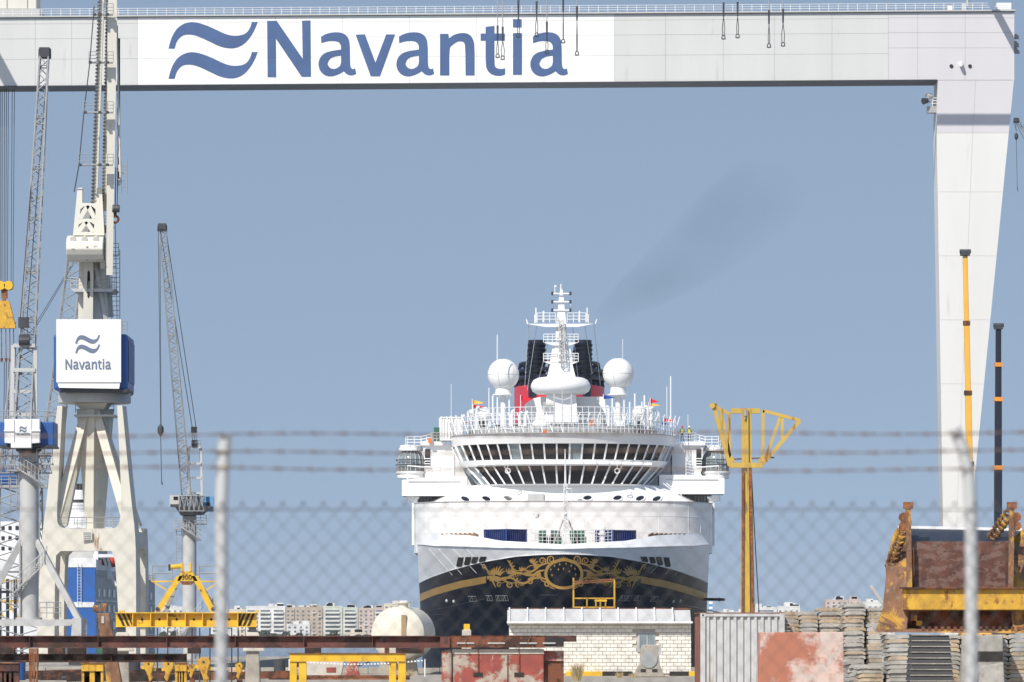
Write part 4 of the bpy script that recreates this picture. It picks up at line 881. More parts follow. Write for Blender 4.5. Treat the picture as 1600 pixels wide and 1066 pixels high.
# ================================================================== column cranes
def column_crane(label, d, cx, cw, ybot, ytop, h, boom, af, tip, k=1.0, front=None, name='column_crane', hook=None, ped=True, grp=None):
    zg = HZ+EYE*F/d
    t = thing(name, label, 'crane', (X(cx,d), d+1, 0), grp)
    e = MB(); c = P(cx, ybot, d+M(cw/2,d)); r = M(cw/2,d); e.lathe([(r,Z(ybot,d)-c.z),(r,Z(ytop,d)-c.z)], c, 28); e.build('column', 'pale_grey', t, smooth='auto')
    hx0, hx1, hy0, hy1 = h
    e = MB(); e.lathe([(r*.95,Z(ytop,d)-c.z),(r*1.3,Z(ytop-4*k,d)-c.z),(r*1.35,Z(hy1,d)-c.z)], c, 28); e.build('slew_ring', 'dark_steel', t, smooth='auto')
    e = MB(); e.pbox(cx-cw*.48, cx+cw*.46, ytop+1*k, ytop+14*k, d-.12*k, .4); e.build('ring_guard', 'steel_grey', t)
    e = MB()
    for i in range(9): a = cx-cw*.5+cw*i/8; e.pbox(a-.3*k,a+.3*k,ytop-6*k,ytop-1*k,d-M(cw*.15,d),.06)
    e.build('ring_bolt', 'dark_steel', t)['kind'] = 'stuff'
    if front:   # boxed house with a white counterweight front
        fx0, fx1 = front
        e = MB(); e.pbox(hx0, hx1, hy0+4, hy1-3, d-.6, 4); e.build('machine_house', 'crane_blue', t, bevel=.08)
        e = MB(); e.pprism([(fx0,hy0),(fx1,hy0),(fx1,hy1-8),(fx1-13,hy1-7),(fx1-13,hy1),(fx0+10,hy1),(fx0+10,hy1-7),(fx0,hy1-8)], d-1.6, 1); e.build('counterweight', 'girder_white', t, bevel=.04)
        for a in (fx0+15, fx1-13): e = MB(); e.pbox(a-.4,a+.4,hy0+1,hy1-9,d-1.66,.08); e.build('weight_seam', 'pale_grey', t)
        for y in (hy0+17,): 
            for a, b in ((fx0-1,fx0+15),(fx1-13,fx1+1)): e = MB(); e.pbox(a,b,y,y+2,d-1.72,.15); e.build('weight_flange', 'girder_white', t)
        e = MB(); e.pbox(hx0-1, hx1+1, hy1-4, hy1-1, d-.9, 4.5); e.build('house_floor', 'dark_steel', t)
        e = MB(); e.railing([P(hx0,hy0+4,d-.5), P(hx1,hy0+4,d-.5)], .8, .6, .03, 2); e.build('house_railing', 'steel_grey', t)
        e = MB(); e.lattice(P(hx0+3,ytop+18,d+2), P(hx1-4,ytop+18,d+2), 1.3, 1.3, 9, .04, .03, up=(0,0,1)); e.build('service_gallery', 'steel_grey', t)
    else:
        e = MB(); e.pbox(hx1-15*k*1.4, hx1, hy0-1, hy1, d+1, 2.2); e.build('machine_house', 'light_blue', t)
        e = MB(); e.pbox(hx1-10, hx1-5, hy0+8, hy1-6, d+.9, .2); e.build('house_window', 'dark_rust', t)
        e = MB(); e.pbox(hx0, hx0+15, hy0-3, hy1-8, d-1, 2); cb = e.build('driver_cab', 'pale_grey', t)
        e = MB(); e.pbox(hx0+6, hx0+13, hy0-1, hy1-18, d-1.06, .1); e.build('cab_window', 'glass_dark', cb)
        e = MB(); e.pbox(hx0+1, hx0+15, hy1-11, hy1-7, d-1.1, 2.2); e.build('cab_floor', 'dark_steel', cb)
        e = MB(); e.pprism([(hx0+8,hy1-8),(hx1-2,hy1-8),(hx1-18,hy1+5),(cx-14,hy1+6)], d-.8, 2.6); e.build('deck_frame', 'dark_steel', t)
        e = MB(); e.lattice(P(hx0+16,hy1-12,d-.9), P(hx1-14,hy1-12,d-.9), 1.5, 1.5, 10, .05, .04, up=(0,0,1)); e.build('deck_truss', 'steel_grey', t)
        e = MB()
        for i in range(7): a = cx-16+RND.uniform(0,36); e.pbox(a,a+RND.uniform(2,5),hy0-RND.uniform(2,6),hy1-8,d+RND.uniform(-.5,1),.6)
        e.build('winch_gear', 'dark_steel', t)
    (ax0, ay0), (ax1, ay1), aw = af
    for s_ in (-1, 1):
        e = MB(); e.bar(P(ax0+s_*aw/2,ay0,d), P(ax1+s_*aw*.47,ay1,d+.3), .3*k, .35*k); e.build('a_frame_post', 'pale_grey', t)
        e = MB(); e.bar(P(ax0+s_*aw/2,ay0,d+4), P(ax1+s_*aw*.4,ay1,d+.6), .2*k, .2*k); e.build('a_frame_back_stay', 'steel_grey', t)
    for f_ in (.0, .33, .62, .93):
        pa = P(ax1-aw*.46,ay1,d).lerp(P(ax0-aw/2,ay0,d), f_); pb = P(ax1+aw*.46,ay1,d).lerp(P(ax0+aw/2,ay0,d), f_); e = MB(); e.bar(pa, pb, .2*k, .28*k); e.build('a_frame_tie', 'pale_grey', t)
    e = MB(); pa = P(ax1,ay1-8*k,d); e.box(pa.x-.35*k, pa.x+.35*k, pa.y-.2, pa.y+.4, pa.z-.45*k, pa.z+.45*k); e.tube(pa+Vector((-.4*k,0,0)), pa+Vector((.4*k,0,0)), .4*k, n=12); e.build('top_sheave', 'dark_steel', t)
    e = MB(); e.railing([P(ax1,ay1,d+.3), P(ax1+aw*.45,ay1,d+.3)], .9*k, .35, .03, 2); e.build('a_frame_railing', 'steel_grey', t)
    (bx0, by0), wb = boom; (tx, ty), wt, dt = tip
    e = MB(); p0, p1 = P(bx0,by0,d-.3), P(tx,ty,d+dt)
    e.lattice(p0, p1, M(wb,d), M(wt,d), int((p1-p0).length/ (M(wb,d)*.55)), .05*k+.02, .028*k+.01); e.build('lattice_boom', 'steel_grey', t)
    for f_ in (.2,.4,.6,.8): 
        e = MB(); q = p0.lerp(p1, f_); w_ = M(wb+(wt-wb)*f_, d)/2+.08; e.box(q.x-w_, q.x+w_, q.y-.2, q.y+.2, q.z-.06, q.z+.06); e.build('boom_joint', 'steel_grey', t)
    e = MB(); q = p1; w_ = M(wt,d)*.62; e.box(q.x-w_, q.x+w_, q.y-.5, q.y+.5, q.z-.6*k, q.z+.15); e.tube(q+Vector((-w_*1.2,0,-.3)), q+Vector((w_*1.2,0,-.3)), .4*k, n=12); e.build('boom_head', 'dark_steel', t)
    blk = P(ax1-1*k, ay1-38*k, d+.2)
    e = MB(); e.box(blk.x-.4*k, blk.x+.4*k, blk.y-.2, blk.y+.2, blk.z-.5*k, blk.z+.3*k); e.build('bridle_block', 'dark_steel', t)
    e = MB()
    for s_ in (-1,0,1): e.tube(pa+Vector((s_*.25*k,0,0)), blk+Vector((s_*.25*k,0,0)), .025, n=4)
    for s_ in (-1,1): e.tube(blk+Vector((s_*.25*k,0,.2)), p1+Vector((s_*w_*.7,.3,0)), .035, n=4)
    if hook:
        hxx, hyy = hook; e.tube(p1+Vector((-w_,0,-.5)), P(hxx,hyy,d+dt), .03, n=4); e.tube(p1+Vector((-w_*.6,0,-.5)), P(hxx+.8,hyy,d+dt), .03, n=4)
    e.build('boom_ropes', 'cable', t)
    if hook:
        q = P(hxx,hyy+8,d+dt); e = MB(); e.lathe([(.05,.6),(.3,.25),(.32,-.2),(.08,-.6)], q, 12); e.build('hook_block', 'dark_steel', t)
        e = MB(); e.tube(q+Vector((0,0,-.6)), P(hxx+1.5,hyy+90,d+dt), .04, n=5); e.bar(P(hxx+1.5,hyy+88,d+dt), P(hxx+2.8,hyy+94,d+dt), .12); e.build('hook_pendant', 'dark_steel', t)
    # stairs and galleries on the column
    e = MB(); e.railing([P(cx-cw*1.05,ytop+26*k,d-.3), P(cx+cw*.0,ytop+26*k,d-.3)], 1.05*k, .5, .03, 3); e.railing([P(cx+cw*.4,ytop+16*k,d-.3), P(cx+cw*1.2,ytop+16*k,d-.3)], 1.1*k, .45, .03, 3); e.build('gallery_railing', 'pale_grey', t)
    e = MB(); za = Z(ytop+26*k,d); e.box(X(cx-cw*1.1,d), X(cx-cw*.2,d), d-.4, d+1, za-.12, za); zb_ = Z(ytop+16*k,d); e.box(X(cx+cw*.3,d), X(cx+cw*1.2,d), d-.4, d+1, zb_-.12, zb_); e.build('gallery', 'steel_grey', t)
    def flight(name_, a0, a1, n, y0, y1, st):
        e = MB(); prev = None
        for i in range(n+1):
            f_ = i/n; a = a0+(a1-a0)*f_; rr = r+.12; rr2 = r+.75; z_ = Z(y0+(y1-y0)*f_, d)-c.z
            p, q = c+Vector((rr*math.cos(a), rr*math.sin(a), z_)), c+Vector((rr2*math.cos(a), rr2*math.sin(a), z_))
            e.bar(p, q, .22, .05); 
            if i % 2 == 0: e.tube(q, q+Vector((0,0,1.0)), .025, n=4)
            if prev: e.tube(prev, q, .04, n=4); e.tube(prev+Vector((0,0,1.0)), q+Vector((0,0,1.0)), .03, n=4); e.tube(prev+Vector((0,0,.5)), q+Vector((0,0,.5)), .025, n=4)
            prev = q
        return e.build(name_, 'pale_grey', t)
    flight('stair_flight', math.radians(-120), math.radians(-35), 16, ytop+24*k, ytop+52*k, 1)
    flight('stair_flight', math.radians(-20), math.radians(-150), 22, ybot-(ybot-ytop)*.36, ybot-(ybot-ytop)*.12, 1)
    e = MB(); e.ladder(P(cx-cw*.75,ytop+26*k,d+.2), P(cx-cw*.75,ytop+95*k,d+.2), .5, .035, .3); e.ladder(P(cx-cw*.72,ybot-60*k,d+.2), P(cx-cw*.72,ybot-15*k,d+.2), .5, .035, .3); e.build('column_ladder', 'steel_grey', t)
    return t, c, r, zg
d = 430
t, c, r, zg = column_crane('grey column crane with a small white name box and braced base beside portal crane', d, 45, 31, 966, 708, (-2,84,655,700), ((36,662),25), ((37,656),(38,540),37), ((70,78),13,6), 1.0, front=(7,62))
logo(t, d-1.66, 'logo_grey', .03, (30,41.5,666,675), (24,47,675.5,680))
for a0, a1 in ((34,-34),(57,123)):
    for yy in (d-.6, d+4): e = MB(); e.bar(P(a0,845,d+.4 if yy < d else d+1.4), P(a1,968,yy), .3, .45); e.build('base_brace', 'pale_grey', t)
e = MB(); e.tube(P(31,850,d), P(31,965,d), .08, n=6); e.build('brace_pipe', 'pale_grey', t)
e = MB(); e.pprism([(-45,968),(113,968),(116,970),(110,978),(-45,978)], d-1.2, 1.6); e.build('base_beam', 'pale_grey', t)
e = MB(); e.lathe([(r*1.2,Z(978,d)-c.z),(r*1.2,Z(966,d)-c.z)], c, 24); e.lathe([(r*1.35,Z(968,d)-c.z),(r*1.35,Z(965,d)-c.z)], c, 24); e.build('column_foot', 'pale_grey', t)
for a in (-40, 121):
    e = MB(); e.pprism([(a-8,966),(a+6,966),(a+6,zg-8),(a-12,zg-8),(a-9,978)], d-1.4, 6); e.build('base_post', 'pale_grey', t)
    e = MB(); e.pbox(a-14,a+9,zg-8,zg,d-1.5,6.2); e.build('bogie', 'dark_steel', t)
e = MB(); e.ladder(P(131,975,d-1), P(131,998,d-1), .4, .03, .3); e.build('post_ladder', 'steel_grey', t)
e = MB(); e.railing([P(62,966,d), P(95,966,d)], 1.2, .5, .03, 3); e.build('base_railing', 'steel_grey', t)
d = 560
t, c, r, zg = column_crane('slim grey column crane with pale blue house and a leaning lattice boom', d, 296, 22, HZ+EYE*F/d, 806, (265,333,777,799), ((292,782),14), ((305,776),(304,699),21), ((253.5,352),10,-4), .75, hook=(251,664))
d = 900
t, c, r, zg = column_crane('distant column crane whose boom tip pokes out beyond the gantry leg', d, 1850, 20, HZ+EYE*F/d, 700, (1825,1885,660,690), ((1842,662),12), ((1862,660),(1866,590),18), ((1588,186),6,-4), .8, hook=(1588,205))

# lattice-tower crane standing behind
d = 620
lc = thing('lattice_crane', 'grey lattice tower crane with blue house behind the column crane', 'crane', (X(40,d), d, 0))
e = MB(); e.lattice(P(30,1027,d), P(30,760,d), M(74,d), M(66,d), 12, .12, .07); e.build('lattice_tower', 'steel_grey', lc)
e = MB(); e.pbox(-14,24,732,762,d-1.5,4); e.build('machine_house', 'crane_blue', lc)
e = MB(); e.lattice(P(76,752,d), P(118,402,d-5), M(30,d), M(22,d), 20, .09, .05); e.build('lattice_boom', 'steel_grey', lc)
e = MB(); e.lattice(P(8,735,d), P(24,560,d), M(18,d), M(10,d), 14, .08, .05); e.build('a_frame', 'steel_grey', lc)
e = MB()
for a, b in ((22,118),(26,120)): e.tube(P(a,562,d), P(b,404,d-5), .04, n=4)
for a in (7,10,14): e.tube(P(a,566,d), P(a-2,735,d), .04, n=4)
e.build('stays', 'cable', lc)
e = MB(); e.railing([P(-10,760,d-2), P(86,760,d-2)], 1.1, .8, .04, 3); e.pbox(-12,90,758,762,d-1.9,3.6); e.build('gallery', 'steel_grey', lc)

# ================================================================== blue and white ferry behind the cranes
d = 800
fy = thing('ferry', 'white ferry with blue front and tall white funnel moored behind the cranes', 'ship', (X(130,d), d+30, -2.4))
WX0, WX1 = 52, 196
e = MB(); e.pprism([(-40,1032),(150,1032),(150,874),(-40,874)], d+.5, 90); e.build('hull_side', 'ship_white', fy)
e = MB(); e.pprism([(96,886),(149,886),(150,1032),(94,1032)], d-.2, .6); e.build('blue_front', 'ferry_blue', fy)
e = MB(); e.pprism([(95,941),(147,941),(147,949),(95,949)], d-.3, .08); e.build('white_stripe', 'ship_white', fy)
e = MB(); e.pbox(94,150,872,886.5,d-.3,.6); e.build('front_bulwark', 'ship_white', fy)
e = MB(); e.ladder(P(124,945,d-.5), P(124,880,d-.5), .5, .04); e.build('front_ladder', 'ship_white', fy)
# receding side
def side(px, py, f): # point on the starboard side, f metres aft
    return Vector((X(150,d)+f*.042+(0), d+f, Z(py,d)))
e = MB(); q = [(X(150,d), d), (X(150,d)+5.5, d+70)]
e.add([(q[0][0],q[0][1],-2.4),(q[1][0],q[1][1],-2.4),(q[1][0],q[1][1],Z(880,d)),(q[0][0],q[0][1],Z(880,d))], [(0,1,2,3)])
sd = thing_part('x'); bpy.data.objects.remove(sd)
e = MB(); x0_, x1_ = X(150,d), X(150,d)+3.9
e.hexa([(x0_,d,-2.4),(x1_,d+70,-2.4),(x1_-20,d+70,-2.4),(x0_-8,d+.6,-2.4)], [(x0_,d,Z(900,d)),(x1_,d+70,Z(900,d)),(x1_-20,d+70,Z(900,d)),(x0_-8,d+.6,Z(900,d))]); e.build('side_wall', 'pale_grey', fy)
def sp(f, z): k = f/70; return Vector((x0_+3.9*k, d+70*k, z))
for row, z_ in enumerate((1.2, 3.4, 5.8, 8.0)):
    for i in range(12):
        f0 = 2+i*5.6; e = MB(); a, b = sp(f0, z_), sp(f0+2.2, z_); o_ = Vector((.06,-.02,0)); H_ = Vector((0,0,1.1)); e.hexa([a, b, b+o_, a+o_], [a+H_, b+H_, b+H_+o_, a+H_+o_]); e.build('side_window', 'glass_dark', fy)
for z_ in (2.7, 5.1, 7.4): e = MB(); e.bar(sp(0,z_), sp(70,z_), .2, .12); e.build('deck_line', 'ship_white', fy)
e = MB(); e.railing([sp(i*7,10.6) for i in range(11)], 1.1, 1.2, .05, 3); e.build('side_railing', 'pale_grey', fy)
e = MB(); e.pbox(-60,70,815,874,d+6,40); e.build('upper_deck', 'ship_white', fy)
for r_ in range(3):
    for k in range(7): e = MB(); e.pbox(-20+k*11,-15+k*11,822+r_*16,828+r_*16,d+5.9,.2); e.build('deck_window', 'glass_dark', fy)
e = MB(); e.pbox(98,152,842,873,d+8,20); e.build('bridge_house', 'pale_grey', fy)
for k in range(6): e = MB(); e.pbox(102+k*8,108+k*8,850,860,d+7.9,.2); e.build('house_window', 'glass_dark', fy)
c = P(121,830,d+30); z = lambda py: Z(py,d+30)-c.z; mm = lambda n: M(n,d+30)
e = MB(); e.lathe([(mm(23),z(850)),(mm(18),z(828)),(mm(16.5),z(808)),(mm(15.5),z(797))], c, 28); fu = e.build('funnel', 'ship_white', fy, smooth=True)
for y in (786,791,796): e = MB(); e.lathe([(mm(14.5),z(y+5)),(mm(16),z(y+4)),(mm(16),z(y+1)),(mm(14.5),z(y))], c, 28); e.build('funnel_band', 'ship_white', fu, smooth='auto')
e = MB(); e.lathe([(mm(13),z(787)),(mm(12),z(768))], c, 24); e.build('funnel_neck', 'dark_steel', fu)
e = MB(); e.lathe([(mm(14),z(781)),(mm(14),z(779)),(mm(13),z(768.5)),(mm(12),z(766))], c, 24); e.build('funnel_top', 'ship_white', fu)
for a in (-9,-4,1,6,10): e = MB(); p = c+Vector((mm(a),0,0)); e.lathe([(mm(2.3),z(767)),(mm(2.3),z(756))], p, 10); e.build('exhaust_pipe', 'stripe_black', fu)
e = MB(); e.pbox(96,175,824,850,d+24,14); e.build('funnel_deck', 'ship_white', fy)
e = MB(); e.railing([P(92,824,d+23), P(200,824,d+23)], 1.4, 1, .05, 3); e.tube(P(171,824,d+23), P(171,790,d+23), .05, n=5); e.build('deck_railing', 'pale_grey', fy)
e = MB(); e.pbox(146,178,866,871,d+5,1); e.pbox(147,153,850,880,d+4.9,1.1); e.build('signal_yard', 'ship_white', fy)
e = MB()
for a in (164, 170): e.bar(P(a,905,d+12), P(a+2,884,d+12), .5); e.bar(P(a+2,884,d+12), P(a-3,868,d+12), .35)
e.bar(P(172,897,d+12), P(182,916,d+12), .35); e.build('davit', 'ship_white', fy)
lb = MB(); c = P(172,878,d+13); n = 10
for i in range(n): pass
lb.lathe([(.02,-2.4),(.55,-2.0),(.95,-1.0),(1.05,0),(.95,1.0),(.55,2.0),(.02,2.4)], (0,0,0), 12)
lb.v = [(c.x+z_*.55, c.y+y_, c.z+x_*.8) for x_, y_, z_ in lb.v]
tag(lb.build('lifeboat', 'lifeboat_red', org=base(lb), smooth=True), 'red lifeboat hanging in white davits on the ferry', 'lifeboat')
e = MB(); e.pprism([(181,872),(190,868),(193,890),(184,893)], d+16, 2); e.build('striped_locker', 'steel_grey', fy)
# white and yellow clutter seen beside the column crane: small white work hut with dark frames
d = 640
hs = thing('work_platform', 'dark scaffold frame with yellow rails behind the column crane', 'scaffold', (X(15,d), d, 0))
for a in (-12,0,12,24,34):
    e = MB(); e.bar(P(a,905,d), P(a,1026,d), .35); e.build('post', 'boom_black', hs)
for y in (908,925,940,975): e = MB(); e.bar(P(-14,y,d), P(36,y,d), .3); e.build('rail', 'boom_black' if y != 908 and y != 940 else 'yellow', hs)
for a in (-8, 14): e = MB(); e.bar(P(a,945,d), P(a+14,965,d), .25); e.build('brace', 'yellow', hs)
# ================================================================== quay: shed, tank, mast, beams, blocks
d = 300
sh = thing('block_shed', 'low white block shed with ribbed pale roof and small window on quay', 'shed', (X(936,d), d+3, 0))
SX0, SX1 = X(795,d), X(1080,d)
ZE = Z(972,d)
e = MB(); e.box(SX0+.02, SX1-.02, d+.04, d+6, 0, ZE+.1); e.build('wall_core', 'mortar', sh)
rh = M(5.83,d); bw = M(11.72,d); nrow = int(round((ZE-.12)/rh)); z = .12
wx0, wx1, wz0, wz1 = X(997,d), X(1024,d), Z(1016,d), Z(987.5,d)
wm = {}; hid = MB()
for r_ in range(nrow):
    x = SX0-(bw/2 if r_ % 2 else 0); zz = .12+r_*rh
    while x < SX1-.02:
        a, b = max(x, SX0), min(x+bw, SX1)
        if not (b > wx0+.02 and a < wx1-.02 and zz+rh > wz0+.03 and zz < wz1-.03) and b-a > .06:
            wd = round(b-a, 2)
            if b < X(880,d) and zz+rh < Z(1014,d): hid.box(a+.017, b-.017, d-.02, d+.04, zz+.017, zz+rh-.017); x += bw; continue
            if wd not in wm:
                m_ = MB(); g_ = .013; m_.box(g_, wd-g_, 0, .06, g_, rh-g_); wm[wd] = m_.mesh('brick', 'block')
            child('brick', wm[wd], sh, (a, d-.02+RND.uniform(-.006,.006), zz))
        x += bw
hid.build('bricks', 'block', sh)['kind'] = 'stuff'
e = MB(); e.box(wx0, wx1, d-.03, d+.1, wz0, wz1); w_ = e.build('window', 'frame_grey', sh)
for a in (999.2, 1011.8): e = MB(); e.box(X(a,d), X(a+10.2,d), d-.06, d-.035, wz0+.08, wz1-.1); e.build('pane', 'glass_pale', w_)
e = MB(); e.box(wx0-.06, wx1+.06, d-.12, d-.02, wz0-.08, wz0-.005); e.build('sill', 'frame_grey', w_)
for i, (a, b, m_) in enumerate(((884,912,'yellow'),(912,941,'yellow'),(941,988,'stripe_black'),(1046,1076,'stripe_black'),(1076,1086,'yellow'))):
    e = MB(); e.box(X(a,d), X(b,d)-.004, d-.45, d-.03, 0, .24); e.build('kerb', m_, sh)
# roof: sloping panels with raised ribs
edges = [793+i*29.2 for i in range(10)]; xr = lambda a, k: X(a, d)+k
EY, EZ, RY, RZ = d-.55, Z(971,d-.55), d+1.3, Z(951.5,d+1.3)
for i in range(10):
    a0 = X(796+i*28.4, d); a1 = X(796+(i+1)*28.4, d)
    e = MB(); g_ = .03; t_ = .05
    if i == 9: a1 = a0+.1
    e.hexa([(a0+g_,EY,EZ), (a1-g_,EY,EZ), (a1-g_,EY,EZ-t_), (a0+g_,EY,EZ-t_)], [(a0+g_,RY,RZ), (a1-g_,RY,RZ), (a1-g_,RY,RZ-t_), (a0+g_,RY,RZ-t_)]); e.build('roof_panel', 'roof_sheet', sh)
    e = MB(); e.bar((a0,EY-.01,EZ+.03), (a0,RY,RZ+.03), .07, .1); e.build('roof_rib', 'ship_white', sh)
e = MB(); e.sprism([(EY,EZ-.08),(RY,RZ-.06),(RY+4.5,RZ-.06),(RY+4.5,EZ-.2),(EY+.1,EZ-.14)], SX0-.08, SX1-.02); e.build('roof_body', 'roof_sheet', sh)
e = MB(); e.box(SX0-.1, SX1+.05, RY-.02, RY+.3, RZ-.02, RZ+.05); e.build('ridge_cap', 'dark_rust', sh)
e = MB(); e.box(SX0-.1, SX1+.06, EY-.06, EY-.02, EZ-.1, EZ+.0); e.build('gutter', 'ship_white', sh)
# yellow frame behind
d = 312
yf = thing('gangway_frame', 'rusty yellow tubular gangway frame rising behind the shed roof', 'frame', (X(928,d), d, 0))
for a in (896, 960): e = MB(); e.bar(P(a,903 if a < 900 else 906,d), (X(a,d),d,0), .09); e.build('post', 'bucket_yellow', yf)
for (a0,b0,a1,b1) in ((896,909,960,905),(896,912,960,908),(896,935,960,935),(896,949,960,949)): e = MB(); e.bar(P(a0,b0,d), P(a1,b1,d), .07); e.build('rail', 'bucket_yellow' if b0 > 920 else 'rust', yf)
for a, b0, b1 in ((917,935,949),(931,937,949),(938,935,949),(946,937,949)): e = MB(); e.bar(P(a,b0,d), P(a,b1,d), .07); e.build('baluster', 'bucket_yellow', yf)
e = MB(); e.bar(P(929,938.5,d), P(948,938.5,d), .12); e.build('rail', 'yellow', yf)
# yellow mast with two folded trusses
d = 290
ym = thing('yellow_mast', 'tall yellow steel mast with two open triangular trusses at its head', 'mast', (X(1167,d), d, 0))
e = MB(); e.hexa([(X(1157,d),d-.3,0),(X(1181,d),d-.3,0),(X(1181,d),d+.4,0),(X(1157,d),d+.4,0)], [P(1159,638,d-.3), P(1173,638,d-.3), P(1173,638,d+.4), P(1159,638,d+.4)]); e.build('column', 'mast_yellow', ym)
for a0, a1, w_ in ((1159.5,1160.5,.10),(1178,1172,.12),(1171,1168,.07)): e = MB(); e.bar((X(a0,d),d-.38,0), P(a1,735 if a0 != 1171 else 640,d-.38), w_, .12); e.build('column_rib', 'rust' if a0 != 1171 else 'mast_yellow', ym)
e = MB(); e.pbox(1142,1187,638,646,d-.25,.4); e.build('head_beam', 'mast_yellow', ym)
e = MB(); e.pbox(1140,1192,723,731,d-.45,.5); e.build('lower_beam', 'mast_yellow', ym)
def tr(a, b, w_=.16, nm='truss_member', m_='mast_yellow'): e = MB(); e.bar(P(a[0],a[1],d-.2), P(b[0],b[1],d-.2), w_*1.25); e.build(nm, m_, ym)
for a, b, w_ in (((1115,634),(1140,728),.16),((1126,640),(1141,716),.12),((1139,646),(1140,722),.12),((1115,634),(1141,648),.13),((1126.5,641),(1127,672),.10),
    ((1192,641),(1192,722),.13),((1192,642),(1250,657),.13),((1250,657),(1193,724),.15),((1219,652),(1196,716),.11),((1222,652),(1222,686),.11)): tr(a, b, w_)
e = MB(); e.tube(P(1113,634,d-.4), P(1117,634,d+.2), .14, n=12); e.build('pivot', 'mast_yellow', ym)
for a in (1143, 1190): e = MB(); e.pprism([(a-6,722),(a+6,722),(a,711)], d-.3, .3); e.build('gusset', 'mast_yellow', ym)
e = MB(); e.tube(P(1137,718,d-.2), P(1210,715,d-.2), .035, n=5); e.build('rod', 'dark_rust', ym)
e = MB(); e.path([P(1165,640,d-.4), P(1164,655,d-.4), P(1166,650,d-.4)], .05, 5); e.tube(P(1165,641,d-.45), P(1165,650,d-.45), .09, n=6); e.build('hook', 'steel_grey', ym)
e = MB(); e.path([P(1174,735,d), P(1179,830,d), P(1187,975,d+1), (X(1187,d),d+1,0)], .025, 4); e.build('cable', 'cable', ym)
# storage tank
d = 310
tk = thing('storage_tank', 'cream horizontal storage tank with round end and brown strip', 'tank', (X(622,d), d+4, 0))
cz = Z(990,d); r = M(42,d); cx_ = X(621,d)
e = MB(); prof = [(.02,-.42),(r*.4,-.38),(r*.7,-.27),(r*.9,-.12),(r*1.0,.02),(r*1.0,3.6),(r*.9,3.75),(.02,4.0)]; e.lathe(prof, (0,0,0), 40); e.v = [(cx_+x_, d+.4+z_, cz+y_) for x_, y_, z_ in e.v]; e.rotz((cx_,d+.4),-9).build('shell', 'tank', tk, smooth='auto')
e = MB(); e.pbox(627,634.5,961,1002,d-.1,.2); e.build('gauge_strip', 'tank_strip', tk)
c = Vector((X(629,d), d+1.6, cz+r-.1)); e = MB(); e.lathe([(.3,-.1),(.28,.15),(.3,.3)], c, 20); e.lathe([(.42,.3),(.42,.36)], c, 20); e.build('manhole', 'tank', tk, smooth='auto')
for yy in (1, 3.2): e = MB(); e.hexa([(cx_-1.1,d+yy,0),(cx_+1.1,d+yy,0),(cx_+1.1,d+yy+.3,0),(cx_-1.1,d+yy+.3,0)], [(cx_-.9,d+yy,cz-r*.78),(cx_+.9,d+yy,cz-r*.78),(cx_+.9,d+yy+.3,cz-r*.78),(cx_-.9,d+yy+.3,cz-r*.78)]); e.build('saddle', 'concrete', tk)
# container seen end on
d = 185
zt = Z(958.5,d); x0, x1 = X(1094.5,d), X(1226,d)
ct = thing('shipping_container', 'weathered white corrugated container with brown side beside the shed', 'container', ((x0+x1)/2, d+3, 0))
e = MB(); e.box(x0+.06, x1-.06, d+.12, d+6, .1, zt-.03); e.build('body', 'container_brown', ct)
n = 11; e = MB(); pts = []; pit = (x1-x0-.3)/n
for i in range(n):
    b = x0+.17+i*pit; pts += [(b,d+.11),(b+pit*.18,d+.03),(b+pit*.5,d+.03),(b+pit*.68,d+.11)]
pts.append((x0+.17+n*pit, d+.11))
vs = [(a, b, z_) for z_ in (.16, zt-.1) for a, b in pts]; k = len(pts); e.add(vs, [(i, i+1, i+1+k, i+k) for i in range(k-1)]); e.build('corrugated_end', 'container_white', ct)
for a in (x0, x1-.16): e = MB(); e.box(a, a+.16, d, d+.16, 0, zt); e.build('corner_post', 'container_white', ct)
for a, b in ((0,.15),(zt-.1,zt-.01)): e = MB(); e.box(x0+.16, x1-.16, d+.005, d+.13, a, b); e.build('end_rail', 'container_white' if a else 'container_brown', ct)
e = MB(); e.box(x0, x1, d+.01, d+6, zt, zt+.03); e.build('roof_edge', 'container_brown', ct)
for i in range(20): e = MB(); e.box(x0+.0, x0+.06, d+.25+i*.28, d+.4+i*.28, .15, zt-.1); e.build('side_corrugation', 'container_brown', ct)
for z_ in (.0, zt-.12):
    e = MB(); e.box(x0-.01, x0+.17, d-.012, d+.1, z_, z_+.12); c_ = e.build('corner_casting', 'container_white', ct)
    e = MB(); e.box(x0+.05, x0+.11, d-.016, d+.05, z_+.03, z_+.09); e.build('casting_hole', 'stripe_black', c_)

# concrete blocks -----------------------------------------------------
def prismoid(name, label, cat, m_, bot, top, y0, y1, z0, z1, grp=None, bev=.04, lean=0):
    e = MB(); e.hexa([(bot[0],y0,z0),(bot[1],y0,z0),(bot[1],y1,z0),(bot[0],y1,z0)], [(top[0],y0+lean,z1),(top[1],y0+lean,z1),(top[1],y1-lean,z1),(top[0],y1-lean,z1)])
    o = e.build(name, m_, org=((bot[0]+bot[1])/2,(y0+y1)/2,z0), bevel=bev); return tag(o, label, cat, grp)
d = 178
prismoid('concrete_block', 'pink and white weathered concrete block beside corrugated container', 'concrete block', 'concrete_pink', (X(1184,d),X(1320,d)), (X(1188.5,d),X(1318,d)), d, d+2, 0, Z(988,d), bev=.03)
d = 290
b_ = thing('concrete_barrier', 'worn concrete barrier foot standing before the shed window', 'concrete block', (X(1016,d), d, 0))
e = MB(); e.pprism([(988,HZ+EYE*F/d),(1040,HZ+EYE*F/d),(1031,1040),(1029,1010),(1025,1007),(1004,1008),(1001,1014),(1000,1036)], d, 1.0); e.build('body', 'concrete', b_, bevel=.05)
